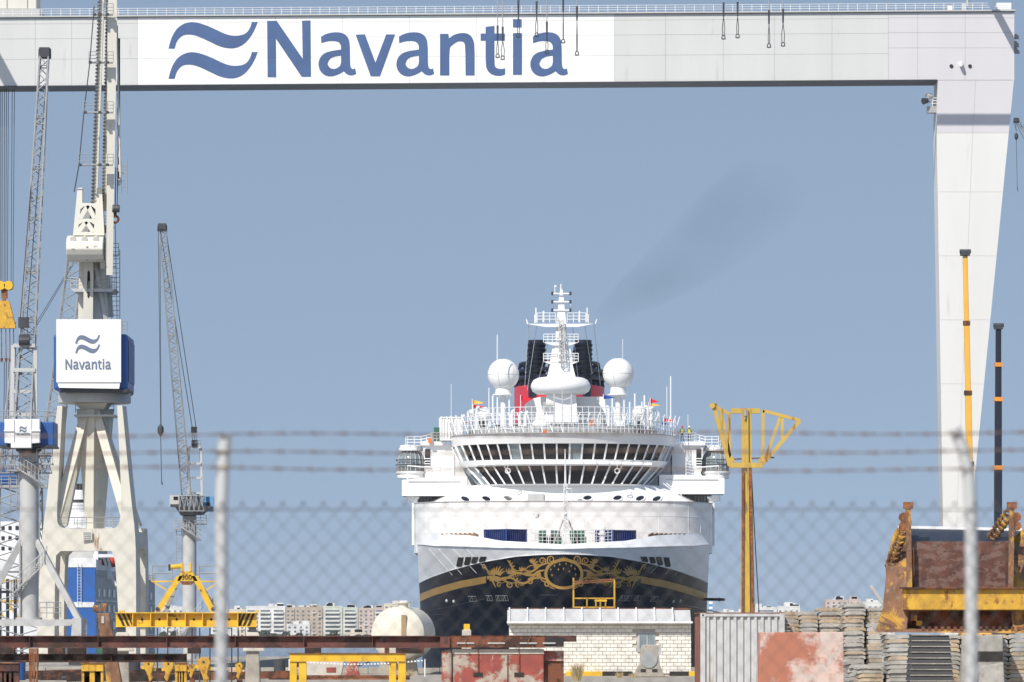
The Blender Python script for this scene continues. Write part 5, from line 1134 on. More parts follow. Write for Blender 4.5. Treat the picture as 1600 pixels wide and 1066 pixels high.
e = MB(); c = P(1014,1031,d); e.tube(c+Vector((0,-.06,0)), c+Vector((0,.05,0)), .42, n=20); e.build('round_plate', 'steel_grey', b_)
for a in (1005, 1023): e = MB(); e.pbox(a-4,a+4,1045.5,1050,d-.03,.06); e.build('slot', 'stripe_black', b_)
e = MB(); e.pbox(1029,1033,1007,1024,d-.1,.5); e.build('side_strip', 'frame_grey', b_)
# red and white painted block with a rusty beam bolted on
d = 200
rb = thing('painted_block', 'big concrete block with peeling red paint under a rusty steel beam', 'concrete block', (X(770,d), d+1, 0))
zt = Z(1014,d)
e = MB(); e.box(X(707,d), X(850,d), d, d+2.2, 0, zt); e.build('body', 'concrete_red', rb, bevel=.05)
e = MB(); e.box(X(706.8,d), X(850.1,d), d-.03, d-.002, Z(1022,d), Z(1014.5,d)); e.build('crumbled_band', 'concrete_pale', rb)
e = MB(); e.box(X(690,d), X(706.5,d), d-.15, d+2, 0, zt-.02); e.build('end_buttress', 'concrete_red', rb, bevel=.12)
e = MB(); e.box(X(850.3,d), X(881,d), d+.3, d+2, 0, Z(1017,d)); e.build('side_recess', 'dark_rust', rb)
e = MB(); e.box(X(850.3,d), X(881,d), d+.22, d+.3, Z(1033,d), Z(1017,d)); e.build('side_head', 'concrete_red', rb)
for a in (747, 811):
    e = MB(); e.pbox(a-7.5,a+7.5,1051,1058,d-.02,.1); e.build('slot', 'stripe_black', rb)
    e = MB(); e.bar(P(a,1012,d-.04), P(a,1050,d-.04), .03, .05); e.build('rust_rod', 'rust', rb)
e = MB(); e.bar(P(793,1022,d-.03), P(793,1066,d-.03), .025, .04); e.build('joint', 'dark_rust', rb)
def ibeam(name, label, m_, a0, a1, y0, y1, d, wide=.3, parent=None, cat='beam', fl=.035):
    t = thing(name, label, cat, (X((a0+a1)/2,d), d, Z(y1,d)))
    x0, x1, z0, z1 = X(a0,d), X(a1,d), Z(y1,d), Z(y0,d)
    for nm, q in (('top_flange',(d-wide/2,d+wide/2,z1-fl,z1)),('web',(d-.02,d+.02,z0+fl,z1-fl)),('bottom_flange',(d-wide/2,d+wide/2,z0,z0+fl))): e = MB(); e.box(x0, x1, *q); e.build(nm, m_, t)
    n = max(2, int((x1-x0)/2.2))
    for i in range(1, n): a = x0+(x1-x0)*i/n; e = MB(); e.box(a-.012, a+.012, d-wide/2+.02, d+wide/2-.02, z0+fl, z1-fl); e.build('stiffener', m_, t)
    return t
e = MB(); e.box(X(703,d), X(851,d), d-.2, d-.12, Z(1012,d), Z(993.5,d)); e.box(X(703,d), X(851,d), d-.2, d+.5, Z(994.5,d), Z(993,d)); bb = e.build('bolted_beam', 'dark_rust', rb)
for a in (714,762,812,848):
    e = MB(); e.pbox(a,a+(27 if a < 840 else 20),1004,1006.3,d-.24,.03); e.build('label_strip', 'pale_grey', bb)
e = MB(); e.box(X(850.5,d), X(881,d), d-.18, d+.4, Z(1011,d), Z(996,d)); e.build('dark_bracket', 'stripe_black', rb)
e = MB(); e.box(X(851,d), X(901,d), d+.42, d+.7, Z(1003,d), Z(993,d)); e.build('rear_beam', 'red_beam', rb)
for a in (717,775,804,828,835): e = MB(); c = P(a,1009.5 if a > 717 else 1008,d-.2); e.tube(c, c+Vector((0,.1,0)), .03, n=8); e.build('bolt', 'dark_steel', rb)
e = MB(); e.bar(P(728,997,d-.25), P(728,1013,d-.25), .03); e.bar(P(829,995,d-.25), P(824,1005,d-.25), .03); e.build('loose_rod', 'rust', rb)
e = MB(); e.box(X(688,d), X(703,d), d-.3, d+.4, Z(1012,d), Z(995,d)); e.build('beam_end_plate', 'red_beam', rb)
# long beam and its stands
ibeam('steel_beam', 'long rusty steel beam resting across the stands and the painted block', 'red_beam', -60, 689, 993.5, 1012.5, 200.6, .42)
ibeam('steel_beam', 'shorter dark rusty beam lying on trestles under the long beam', 'rust_black_shaded', -60, 292, 1021.5, 1035, 200.6, .4)
for a, w_ in ((8,26),(86,25),(118,28),(152,0),(170,22),(302,20),(488,25),(604,7),(630,0),(640,44)):
    if w_:
        e = MB(); y1 = 1021.4; e.box(X(a-w_/2,200), X(a+w_/2,200), 200.35, 200.85, Z(y1,200.6), Z(1012.6,200.6)); tag(e.build('packing_block','rust_black_shaded',org=base(e)), 'rusty packing block coloured shadow-dark between the long beam and its supports', 'packing block', 'packing blocks under the long beam')  # blocks painted near black to carry the deep shadow between the beams
def trestle(label, m_, a0, a1, y0, d, lw, deep=.5, extra=None):
    t = thing('trestle', label, 'trestle', (X((a0+a1)/2,d), d, 0), 'trestles carrying the beams')
    x0, x1, zt = X(a0,d), X(a1,d), Z(y0,d)
    for yy in (d-deep/2, d+deep/2-.05): e = MB(); e.box(x0, x1, yy, yy+.05, zt-.3, zt-.03); e.build('top_rail', m_, t)
    e = MB(); e.box(x0-.05, x1+.05, d-deep/2-.05, d+deep/2+.05, zt-.028, zt); e.build('top_plate', 'rust', t)
    w_ = M(lw,d)
    for q in (x0, x1-w_):
        for yy in (d-deep/2+.06, d+deep/2-.2): 
            for q0, q1 in ((0,.42),(.55,1)): e = MB(); e.box(q+w_*q0, q+w_*q1, yy, yy+.12, 0, zt-.03); e.build('leg', m_, t)
    for a in (.3, .62): e = MB(); q = x0+(x1-x0)*a; e.box(q-.02, q+.02, d-deep/2-.02, d-deep/2, zt-.3, zt-.03); e.build('rib', m_, t)
    e = MB(); e.box(x0, x1, d+.02, d+.06, .5, .56); e.build('tie_bar', 'rust', t)
    return t
trestle('yellow steel trestle under the long beam near the painted block', 'yellow', 453, 634, 1020.5, 200.6, 26)
trestle('narrow rusty yellow trestle under the shorter beam, beside the yellow claws', 'bucket_yellow', 128, 162, 1035.5, 200.6, 30)
trestle('red rusty trestle at the end of the shorter beam', 'red_beam', -4, 30, 1035.5, 200.6, 26)
trestle('rusty trestle under the long beam beside the fence post', 'bucket_yellow', 274, 292, 1035.5, 200.6, 14)
# small things hanging or lying about
for k in range(7):
    e = MB(); a = 46+k*2.2; e.path([P(a,1013,199.9), P(a+RND.uniform(-1,1),1035,199.9), P(a+RND.uniform(-3,3),1066,199.9), (X(a,199.9),199.9,.02)], .025, 5); tag(e.build('hanging_rod','rust',org=base(e)), 'thin rusty rod hanging beside the trestles', 'rod', 'rusty rods by the trestles')
def claw(px, d, s=1.0, label='', flip=1):
    t = thing('lifting_claw', label, 'clamp', (X(px,d), d, 0), 'yellow lifting claws lying on the quay')
    u = lambda a, b: (X(px+a*flip*s,d), Z(b,d))
    e = MB(); pts = [(-9,1024),(-3,1019),(7,1020),(10,1026),(7,1034),(5,1044),(8,1050),(2,1058),(-1,1048),(-4,1040),(-8,1034)]; pts = [u(a, HZ+50+(b-1040)*s) for a, b in pts]; e.prism(pts if flip > 0 else pts[::-1], d, d+.35); e.build('jaw', 'bucket_yellow', t, bevel=.03)
    e = MB(); c = Vector((*u(0,0)[:1], d-.02, Z(HZ+50-14*s,d))); e.tube(c, c+Vector((0,.4,0)), .05*s, n=12); e.build('pin', 'dark_steel', t)
    e = MB(); b = u(-12,HZ+50-8*s); e.bar((b[0],d+.2,b[1]), (u(12,0)[0],d+.2,b[1]-.1), .14*s); e.build('arm', 'yellow', t)
    e = MB(); e.box(X(px-6*s,d), X(px+6*s,d), d, d+.4, 0, Z(HZ+50+16*s,d)); e.build('foot', 'dark_rust', t)
claw(232, 236, .9, 'yellow lifting claw with downward jaw beside the narrow trestle')
claw(263, 237, .9, 'yellow lifting claw between two others, tip bent sideways', -1)
claw(318, 238, 1.1, 'largest yellow lifting claw, upright beside the fence post')
claw(300, 245, .6, 'smallest yellow lifting claw behind the rusty trestle', -1)
claw(374, 243, .7, 'yellow lifting claw lying beside the pale pedestal', -1)
# yellow spreader beam on two pedestals
d = 240
sb_ = thing('lifting_beam', 'yellow lifting beam with black hazard stripes and a triangular hanger', 'lifting beam', (X(291,d), d, Z(980,d)))
x0, x1 = X(181,d), X(401,d); zt, zb = Z(957,d), Z(980,d)
for q in ((d-.3,d+.3,zt-.04,zt),(d-.3,d+.3,zb,zb+.04),(d-.03,d+.03,zb+.04,zt-.04)): e = MB(); e.box(x0, x1, *q); e.build('flange' if q[1]-q[0] > .1 else 'web', 'yellow', sb_)
for a in (208,236,262,290,317,372):
    e = MB(); q = X(a,d); e.box(q-.02, q+.02, d-.28, d-.03, zb+.04, zt-.04); e.build('stiffener', 'yellow', sb_)
for a in (222,249,276,303,330,358,190): e = MB(); c = P(a,968,d-.04); e.tube(c, c+Vector((0,.02,0)), .055, n=12); e.build('web_hole', 'stripe_black', sb_)
for a0, sg in ((183,1),(373,-1)):
    for k in range(4):
        a = a0+k*7.2; q = [(a,958.5),(a+4,958.5),(a+4+sg*9,979),(a+sg*9,979)]; q = [(min(max(p,182 if sg > 0 else 372),208 if sg > 0 else 400), y) for p, y in q]
        if q[0][0] == q[1][0] and q[2][0] == q[3][0]: continue
        e = MB(); e.pprism(q, d-.05, .015); e.build('hazard_stripe', 'stripe_black', sb_)
for a in (188, 400): e = MB(); e.pbox(a-2,a+6 if a < 200 else a+4,954,957,d-.2,.3); e.build('end_lug', 'yellow', sb_)
e = MB(); e.pprism([(283,893),(300,893),(309,908),(277,908)], d-.15, .3); hd = e.build('hanger_head', 'yellow', sb_)
for a0, a1 in ((281,247),(304,334)):
    e = MB(); e.hexa([P(a1-6,956,d-.15), P(a1+4,956,d-.15), P(a1+4,956,d+.15), P(a1-6,956,d+.15)], [P(a0-5,900,d-.15), P(a0+5,900,d-.15), P(a0+5,900,d+.15), P(a0-5,900,d+.15)]); e.build('hanger_leg', 'yellow', sb_)
    e = MB(); c = P(a1-1,952,d-.2); e.tube(c, c+Vector((0,.5,0)), .09, n=14); e.build('hanger_pin', 'dark_steel', sb_)
    e = MB(); e.bar(P(a0-2,905,d+1.0), P(a1+12,956,d+1.0), .18); e.build('hanger_strut', 'steel_grey', sb_)
e = MB(); e.pprism([(281,908.5),(303,908.5),(299,914),(285,914)], d-.1, .25); e.build('hanger_lug', 'rust', sb_)
for a in (284, 297): e = MB(); e.pbox(a-1.5,a+1.5,880,893,d-.2,.4); e.build('hanger_cheek', 'yellow', sb_)
e = MB(); e.tube(P(267,886,d), P(285,884.5,d), .1, n=12); e.build('pin_drum', 'yellow', sb_)
e = MB(); e.tube(P(264.5,882,d), P(265,892,d), .05, n=8); e.build('drum_end', 'dark_steel', sb_)
e = MB(); e.bar(P(236,908.5,d-.1), P(270,908.5,d-.1), .06); e.bar(P(239,909,d-.1), P(260,922,d-.1), .05); e.bar(P(309,908.5,d-.1), P(344,908.5,d-.1), .06); e.bar(P(322,922,d-.1), P(342,910,d-.1), .05); e.build('side_bracket', 'yellow', sb_)
e = MB()
for a0, a1 in ((238,269),(311,345)): e.railing([P(a0,908,d), P(a1,908,d)], .65, .5, .025, 2)
e.build('bracket_railing', 'steel_grey', sb_)
fc = bpy.data.curves.new('t', 'FONT'); fc.body = '300'; fc.size = .30; fc.extrude = .008; fc.align_x = 'CENTER'
fo = bpy.data.objects.new('t', fc); fm = bpy.data.meshes.new_from_object(fo); bpy.data.objects.remove(fo)
e = MB(); c = P(291.5,905.6,d-.17); e.add([(c.x+q.co.x, c.y-q.co.z, c.z+q.co.y) for q in fm.vertices], [tuple(p.vertices) for p in fm.polygons]); e.build('capacity_lettering', 'stripe_black', sb_)
fc.body = 't'; fc.size = .16; fo = bpy.data.objects.new('t', fc); fm = bpy.data.meshes.new_from_object(fo); bpy.data.objects.remove(fo)
e = MB(); c = P(303,906,d-.17); e.add([(c.x+q.co.x, c.y-q.co.z, c.z+q.co.y) for q in fm.vertices], [tuple(p.vertices) for p in fm.polygons]); e.build('unit_lettering', 'stripe_black', sb_)
fc.body = 'VIG. 1'; fc.size = .2; fo = bpy.data.objects.new('t', fc); fm = bpy.data.meshes.new_from_object(fo); bpy.data.objects.remove(fo)
e = MB(); c = P(273,964,d-.05); e.add([(c.x+q.co.x, c.y-q.co.z, c.z+q.co.y) for q in fm.vertices], [tuple(p.vertices) for p in fm.polygons]); e.build('beam_lettering', 'stripe_black', sb_)
for a, lb_ in ((190,'pale concrete pedestal under the striped beam end beside the rusty arm'),(394,'pale concrete pedestal under the free end of the striped beam')):
    t = thing('pedestal', lb_, 'pedestal', (X(a,d), d, 0), 'pedestals carrying the lifting beam')
    e = MB(); e.hexa([(X(a-11,d),d-.4,0),(X(a+13,d),d-.4,0),(X(a+13,d),d+.4,0),(X(a-11,d),d+.4,0)], [P(a-9,1016,d-.35), P(a+11,1016,d-.35), P(a+11,1016,d+.35), P(a-9,1016,d+.35)]); e.build('shaft', 'concrete', t, bevel=.05)
    e = MB(); e.hexa([P(a-15,1018,d-.5), P(a+20,1018,d-.5), P(a+20,1018,d+.5), P(a-15,1018,d+.5)], [P(a-8,988,d-.4), P(a+10,988,d-.4), P(a+10,988,d+.4), P(a-8,988,d+.4)]); e.build('cap', 'concrete_pale', t, bevel=.05)
    e = MB(); e.box(X(a-5,d), X(a+6,d), d-.25, d+.25, Z(988,d), zb-.002); e.build('pad', 'dark_steel', t)
# rusty grab arm
d = 232
ga = thing('rusty_grab', 'rusty brown hydraulic grab arm leaning up beside the lifting beam', 'grab', (X(170,d), d, 0))
e = MB(); e.hexa([(X(168,d),d-.3,0),(X(192,d),d-.3,0),(X(192,d),d+.3,0),(X(168,d),d+.3,0)], [P(152,958,d-.25), P(171,958,d-.25), P(171,958,d+.25), P(152,958,d+.25)]); e.build('arm', 'bucket_rust', ga, bevel=.05)
for a, b in ((150,951),(163,948.5)):
    c = P(a,b,d); e = MB(); e.tube(c+Vector((-.12,0,0)), c+Vector((.1,0,0)), .15, n=14); e.build('knuckle', 'bucket_rust', ga)
e = MB(); e.bar(P(150,953,d-.1), P(166,951,d-.1), .12); e.build('knuckle_pin', 'bucket_rust', ga)
e = MB(); e.pbox(158.5,162.5,963,974,d-.3,.06); e.build('inspection_plate', 'pale_grey', ga)
# low parapet along the quay edge, in pieces
for i in range(34):
    a0 = -30+i*2.0
    if -1 < a0 < 10: continue
    e = MB(); e.box(a0, a0+1.97, EDGE-.7, EDGE-.3, 0, .36+RND.uniform(-.04,.04)); tag(e.build('parapet_block','concrete',org=base(e),bevel=.03), 'low concrete kerb block along the quay edge', 'kerb', 'kerb blocks along the quay edge')
d = 296
prismoid('painted_barrier', 'cream concrete barrier with red painted patch behind yellow trestle', 'barrier', 'concrete_pale', (X(478,d),X(533,d)), (X(478,d),X(538,d)), d, d+.7, 0, Z(1032,d))
e = MB(); e.pbox(510,525,1043,1051,d-.02,.015); o = e.build('red_patch', 'concrete_red', bpy.data.objects['painted_barrier'], org=None)
prismoid('bollard_foot', 'pinkish tapered concrete foot between cream barrier and tank', 'concrete block', 'concrete_red', (X(537,d),X(562,d)), (X(543,d),X(558,d)), d, d+.7, 0, Z(1033,d), lean=.1)
d = 288
prismoid('painted_barrier', 'red and white painted concrete barrier beside the pale pedestal', 'barrier', 'concrete_pink', (X(325,d),X(383,d)), (X(326,d),X(382,d)), d, d+.6, 0, Z(1043,d))
d = 220
prismoid('signal_box', 'small yellow topped concrete stub behind the painted block', 'post', 'concrete_pale', (X(720,d),X(738,d)), (X(722,d),X(736,d)), d, d+.4, 0, Z(984,d), bev=.02)
e = MB(); e.pbox(724.5,734,975,984.1,d+.02,.3); tag(e.build('small_box','yellow',org=base(e)), 'little yellow box on top of a concrete stub', 'box')
# warning tape and rope fence between stanchions
d = 292
for i, a in enumerate((452, 664)):
    e = MB(); e.tube((X(a,d),d,0), P(a,1030,d), .035, n=6); tag(e.build('stanchion','ship_white',org=base(e)), 'thin white stanchion at one end of the striped warning tape' if i == 0 else 'thin stanchion holding warning tape by the painted block', 'stanchion')
e = MB(); n = 40
for i in range(n):
    f0, f1 = i/n, (i+.55)/n; y_ = lambda f: 1032+6*math.sin(math.pi*f); pa, pb = P(453+210*f0,y_(f0),d), P(453+210*f1,y_(f1),d); e.bar(pa, pb, .012, .07)
o = tag(e.build('warning_tape','ship_white',org=base(e)), 'white warning tape strung along the quay between stanchions', 'tape', kind='stuff')
# pipes on the ground
for i, (a0, a1, y, dd, m_) in enumerate(((190,260,1055,262,'steel_grey'),(420,640,1052,270,'dark_rust'),(96,190,1050,265,'dark_steel'),(100,180,1044,275,'rust'))):
    e = MB(); p, q = Vector((X(a0,dd),dd,.12)), Vector((X(a1,dd),dd+.5,.12)); e.tube(p, q, .11, n=10); tag(e.build('pipe',m_,org=base(e)), ('grey','dark rusty','black','reddish rusty')[i]+' pipe lying on the quay behind the trestles', 'pipe')
# straw tufts
def tuft(px, d, n, h, label):
    e = MB(); b = Vector((X(px,d),d,0))
    for i in range(n):
        a = RND.uniform(0,6.28); r0 = RND.uniform(0,.18); l = h*RND.uniform(.5,1); sp_ = RND.uniform(.1,.55)*l
        p = b+Vector((r0*math.cos(a), r0*math.sin(a), 0)); q = p+Vector((sp_*.35*math.cos(a), sp_*.35*math.sin(a), l*.6)); s_ = p+Vector((sp_*math.cos(a), sp_*math.sin(a), l))
        w_ = Vector((.012,0,0)); e.add([p-w_, p+w_, q+w_*.7, q-w_*.7, s_], [(0,1,2,3),(3,2,4)])
    tag(e.build('dry_grass_tuft','straw',org=b), label, 'grass')
tuft(901, 262, 160, 1.0, 'tall dry grass tuft growing beside the painted block')
tuft(968, 285, 60, .35, 'short dry grass tuft before the shed, next to concrete barrier')
tuft(989, 286, 50, .3, 'small straw tuft at the foot of the barrier before the shed')
tuft(640, 300, 50, .4, 'dry grass tuft on the quay under the tank')
# striped navigation mark, spar and mooring line
d = 560
mk = thing('striped_post', 'slim white and blue banded post beside the ship stern line', 'post', (X(1110.5,d), d, -2.4))
for k in range(9):
    e = MB(); y0 = 940+k*4; e.pbox(1107.5,1113.5,y0,y0+4 if k < 8 else 1078,d,.4); e.build('band', 'ship_white' if k % 2 == 0 else 'light_blue', mk)
e = MB(); p = hull_px(1100,936,0); e.tube(p+Vector((-1,2,0)), P(1131,937,p.y-4), .16, n=8); e.tube(P(1124,934,p.y-3.4), P(1124,940,p.y-3.4), .1, n=6); tag(e.build('spar','dark_steel',org=base(e)), 'black spar sticking out from the ship side', 'spar')
e = MB(); e.path([hull_px(1060,944,.05), P(1095,951,560), P(1128,958,500)]+[Vector((X(1128,500)+12*i,500-20*i,5-1.2*i)) for i in range(1,4)], .05, 5); tag(e.build('mooring_line','cable',org=base(e)), 'thin mooring line running from the bow down past the container', 'rope')
e = MB(); a, b = hull_px(662,957,.05), Vector((X(440,330),330,.0)); n = 12; e.path([a.lerp(b, i/n)+Vector((0,0,-2.2*math.sin(math.pi*i/n))) for i in range(n+1)], .06, 5); tag(e.build('mooring_line','cable',org=base(e)), 'long mooring line sagging from the bow past the tank', 'rope')

# ================================================================== stacked precast slats and rusty bucket
def slat_mesh(nm, w_, th, dp, lip, m_):
    e = MB(); q = [(-w_/2,0),(-w_/2+lip,th*.22),(w_/2-lip,th*.22),(w_/2,0),(w_/2,th*.6),(w_/2-lip,th),(-w_/2+lip,th),(-w_/2,th*.6)]
    e.prism(q, 0, dp); return e.mesh(nm, m_)
SM = {m_: slat_mesh('slat', .92, .14, 2.4, .13, m_) for m_ in ('grate', 'grate_tan', 'grate_dark')}
ORD = 'top second third fourth fifth sixth seventh eighth ninth tenth eleventh twelfth thirteenth fourteenth fifteenth sixteenth seventeenth eighteenth nineteenth twentieth'.split()+['twenty-'+q for q in 'first second third fourth fifth sixth seventh eighth ninth'.split()]
def nth(i, what, place): return ('topmost %s of %s' % (what, place)) if i == 0 else '%s %s from the top of %s' % (ORD[i], what, place)
def stack(px, d, ytop, label, mats, w_=.92, z0=0, rot=0, pitch=.128):
    zt = Z(ytop, d); n = int(round((zt-z0)/pitch)); x = X(px, d)
    for i in range(n):
        mc = RND.choice(mats); o = bpy.data.objects.new('slat', SM[mc]); C.objects.link(o)
        o.location = (x+RND.uniform(-.035,.035), d+RND.uniform(-.04,.04), z0+i*pitch); o.rotation_euler = (0, 0, rot+RND.uniform(-.02,.02)); o.scale = (w_/.92*RND.uniform(.97,1.02), 1, 1)
        tag(o, nth(n-1-i, 'grey slat' if mc == 'grate' else 'tan slat', label), 'slat', 'stacked precast slats')
G1, G2 = ['grate','grate','grate_tan'], ['grate_tan','grate','grate_tan']
stack(1236, 186.2, 959, 'the stack right behind the container corner', G2, .55)
stack(1263, 186.0, 955, 'the narrow stack behind the pink block', G2, .6)
stack(1296, 186.1, 951, 'the widest stack behind the pink block', G1, .72)
stack(1335, 184, 946, 'the tallest stack just past the pink block', G1, .68)
stack(1370, 184.2, 947, 'the tall stack beside the bucket lip', G2, .7)
for i, a in enumerate((1405, 1443, 1481, 1519, 1557, 1595)):
    stack(a, 167.6, 990.3, ('the stack under the bucket lip corner','the stack behind the dark plate pile','the stack between plate pile and tall precast unit','the stack right behind the fence post','the stack behind the tall precast unit','the stack past the tall precast unit')[i], G1, .7)
stack(1360, 168, 1040, 'the low stack before the tall slat stacks', G1, .75)
stack(1338, 172, 1030, 'the low stack touching the pink block', ['grate'], .5)
pl = SM['grate_dark']
for i in range(9):
    d = 163; zz = Z(1066,d)-.12+i*.165; o_ = MB()
    x0, x1 = X(1419+i*.6,d), X(1492-i*.6,d); lean = i*.06
    z_lo = 0 if i == 0 else zz
    o_.hexa([(x0,d+lean,z_lo),(x1,d+lean,z_lo),(x1,d+1.4,z_lo),(x0,d+1.4,z_lo)], [(x0+.05,d+lean+.05,zz+.15),(x1-.05,d+lean+.05,zz+.15),(x1-.05,d+1.4,zz+.15),(x0+.05,d+1.4,zz+.15)])
    t = o_.build('steel_plate', 'grate_dark', org=base(o_)); tag(t, nth(8-i, 'dark plate', 'the neat pile before the slat stacks'), 'plate', 'dark channel plates')
    e = MB(); e.bar((x0+.05,d+lean+.02,zz+.15), (x1-.05,d+lean+.02,zz+.15), .05, .02); e.build('bright_edge', 'grate', t)
d = 160
e = MB(); e.hexa([(X(1528,d),d,0),(X(1572,d),d,0),(X(1572,d),d+1.5,0),(X(1528,d),d+1.5,0)], [P(1530,1042,d), P(1568,1035,d), P(1568,1035,d+1.5), P(1530,1042,d+1.5)]); tag(e.build('precast_unit','grate',org=base(e),bevel=.03), 'pale ribbed precast unit lying below the bucket', 'precast unit')
d = 166
e = MB(); e.hexa([(X(1502,d),d,0),(X(1568,d),d,0),(X(1568,d),d+1.5,0),(X(1502,d),d+1.5,0)], [P(1503,994,d), P(1567,992,d), P(1567,992,d+1.5), P(1503,994,d+1.5)]); o = tag(e.build('precast_unit','grate',org=base(e),bevel=.03), 'tall ribbed precast unit with dark slot under the bucket', 'precast unit')
e = MB(); e.pbox(1527,1567,1018,1033,d-.03,.06); e.build('slot', 'stripe_black', o)

d = 169
bk = thing('grab_bucket', 'big rusty yellow grab bucket resting on the slat stacks', 'bucket', (X(1500,d), d+1, Z(990,d)))
CB = 1500
def mir(fn):
    for sg in (-1, 1): fn(lambda o: CB+sg*o, sg)
def bside(f, sg):
    # flared side plate: inner top edge to outer lower lip
    e = MB()
    out = [(97,824,2.2),(104,835,2.0),(116,880,1.2),(115,900,1.0),(120,950,.5),(131,985,-.5)]
    inn = [(84,830,2.2),(83,850,2.0),(80,880,1.0),(78,918,.4),(80,955,.2),(84,985,.0)]
    n = len(out); vs = []
    for (o_, y, q), (i_, yi, qi) in zip(out, inn): vs += [P(f(o_),y,d+q), P(f(i_),yi,d+qi)]
    vs2 = [v_+Vector((0,.18,0)) for v_ in vs]; m_ = len(vs)
    fs = [(2*i, 2*i+1, 2*i+3, 2*i+2) for i in range(n-1)]
    e.add(vs+vs2, fs+[tuple(k+m_ for k in q) for q in fs]+[(2*i, 2*i+2, 2*i+2+m_, 2*i+m_) for i in range(n-1)]+[(2*i+1, 2*i+3, 2*i+3+m_, 2*i+1+m_) for i in range(n-1)]+[(0,1,1+m_,m_)]); e.build('side_plate', 'bucket_rust', bk)
    e = MB(); e.bar(P(f(79),920,d-.1), P(f(81),792,d+.1), .15, .2); e.build('guide_post', 'bucket_rust', bk)
    e = MB(); c = P(f(81),791,d+.1); e.box(c.x-.14, c.x+.14, c.y-.14, c.y+.14, c.z-.08, c.z+.12); e.build('post_cap', 'rust', bk)
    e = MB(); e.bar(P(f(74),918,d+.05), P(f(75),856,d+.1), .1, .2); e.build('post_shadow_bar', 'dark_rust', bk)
    for k in range(9):
        e = MB(); p = P(f(74-k*4.2 if sg > 0 else 70+k*4), 806+k*6 if sg > 0 else 812+k*3, d+.5+k*.12); 
        if sg < 0: p = P(f(84+k*3.2), 816+k*8.5, d+.8+k*.05)
        e.path([p+Vector((.12*math.cos(q),.05*math.sin(q),.16*math.sin(q))) for q in [j*math.pi/4 for j in range(8)]], .055, 5, True); e.build('chain_link', 'bucket_rust', bk)
    for b_ in (808, 822):
        e = MB(); c = P(f(88),b_,d+.15); e.tube(c+Vector((0,-.15,0)), c+Vector((0,.2,0)), .14, n=12); e.build('shackle_boss', 'rust', bk)
mir(bside)
e = MB(); e.hexa([P(1425,851,d+.35), P(1575,851,d+.35), P(1575,851,d+.45), P(1425,851,d+.45)], [P(1405,825,d+2.2), P(1595,829,d+2.2), P(1595,829,d+2.3), P(1405,825,d+2.3)]); e.build('hood', 'bucket_blue', bk)
e = MB(); e.bar(P(1403,824,d+2.2), P(1597,828,d+2.2), .1); e.build('hood_edge', 'ship_white', bk)
e = MB(); e.pbox(1423,1577,846,919,d+.25,.1); e.build('back_panel', 'bucket_panel', bk)
e = MB(); e.pbox(1412,1640,920,953.5,d-.35,.6); e.build('cross_beam', 'bucket_yellow', bk, bevel=.03)
e = MB(); e.pbox(1408,1640,917.5,920,d-.5,.8); e.build('beam_flange', 'dark_rust', bk)
e = MB(); e.pbox(1418,1582,953.6,982,d+.5,.3); e.build('throat', 'dark_rust', bk)
e = MB(); e.hexa([P(1369,988,d-.6), P(1631,990,d-.6), P(1631,990,d+1.2), P(1369,988,d+1.2)], [P(1370,984,d-.5), P(1630,985,d-.5), P(1620,982,d+1.2), P(1390,980,d+1.2)]); e.build('cutting_lip', 'bucket_rust', bk)
for k in range(18): e = MB(); a = 1440+k*10; e.pbox(a,a+5,979,984.5,d-.55,.12); e.build('lip_tooth', 'dark_rust', bk)
for a, b in ((1424,962),(1432,970)): e = MB(); e.pbox(a,a+9,b,b+8,d+.3,.2); e.build('hinge_lug', 'bucket_yellow', bk)
e = MB(); e.bar(P(1360,915,d+6), P(1381,945,d+6), .1); e.bar(P(1381,945,d+6), (X(1381,d+6),d+6,0), .1); tag(e.build('leaning_pole','pale_grey',org=base(e)), 'thin pale pole leaning up beside the bucket', 'pole')

# clutter on the quay behind the trestles
for i in range(16):
    dd = 255+i*2.6; a0 = RND.uniform(-30,210); ln = RND.uniform(3,8); x_ = X(a0,dd); h_ = .1+RND.uniform(0,.12)
    e = MB(); e.bar((x_,dd,h_), (x_+ln,dd+RND.uniform(-.8,.8),h_+RND.uniform(0,.15)), .16, h_*2); tag(e.build('steel_rail', RND.choice(['rust_black_shaded','dark_rust','rust_black_shaded']), org=base(e)), 'dark steel rail lying loose on the quay behind the trestles', 'rail', 'loose rails on the quay')
for a, dd, m_, lb_ in ((172,270,'crane_blue','blue drum'),(30,268,'crane_blue','blue drum beside the red trestle'),(210,282,'dark_steel','black drum between the trestles'),(437,290,'dark_steel','black drum beside the warning tape')):
    e = MB(); c = Vector((X(a,dd),dd,0)); e.lathe([(.3,0),(.31,.02),(.3,.3),(.315,.32),(.3,.34),(.3,.6),(.315,.62),(.3,.64),(.31,.9),(.29,.92)], c, 18); tag(e.build('oil_drum', m_, org=c, smooth='auto'), lb_+' standing on the quay behind the beams', 'drum')
dd = 262; e = MB(); e.box(X(151,dd), X(163,dd), dd, dd+1, 0, Z(1011,dd)); e.box(X(150,dd), X(164,dd), dd-.05, dd+1.05, Z(1011,dd)+.002, Z(1009.5,dd)); tag(e.build('waste_bin','green_paint',org=base(e),bevel=.04), 'green waste bin standing behind the two beams', 'bin')
for i, a in enumerate((246,262,300,312,328,362,372)):
    dd = 252; e = MB(); e.tube((X(a,dd),dd,0), P(a,981,dd), .03, n=6); tag(e.build('iron_bar','dark_steel',org=base(e)), 'thin upright dark bar under the yellow lifting beam', 'bar', 'upright bars under the lifting beam')
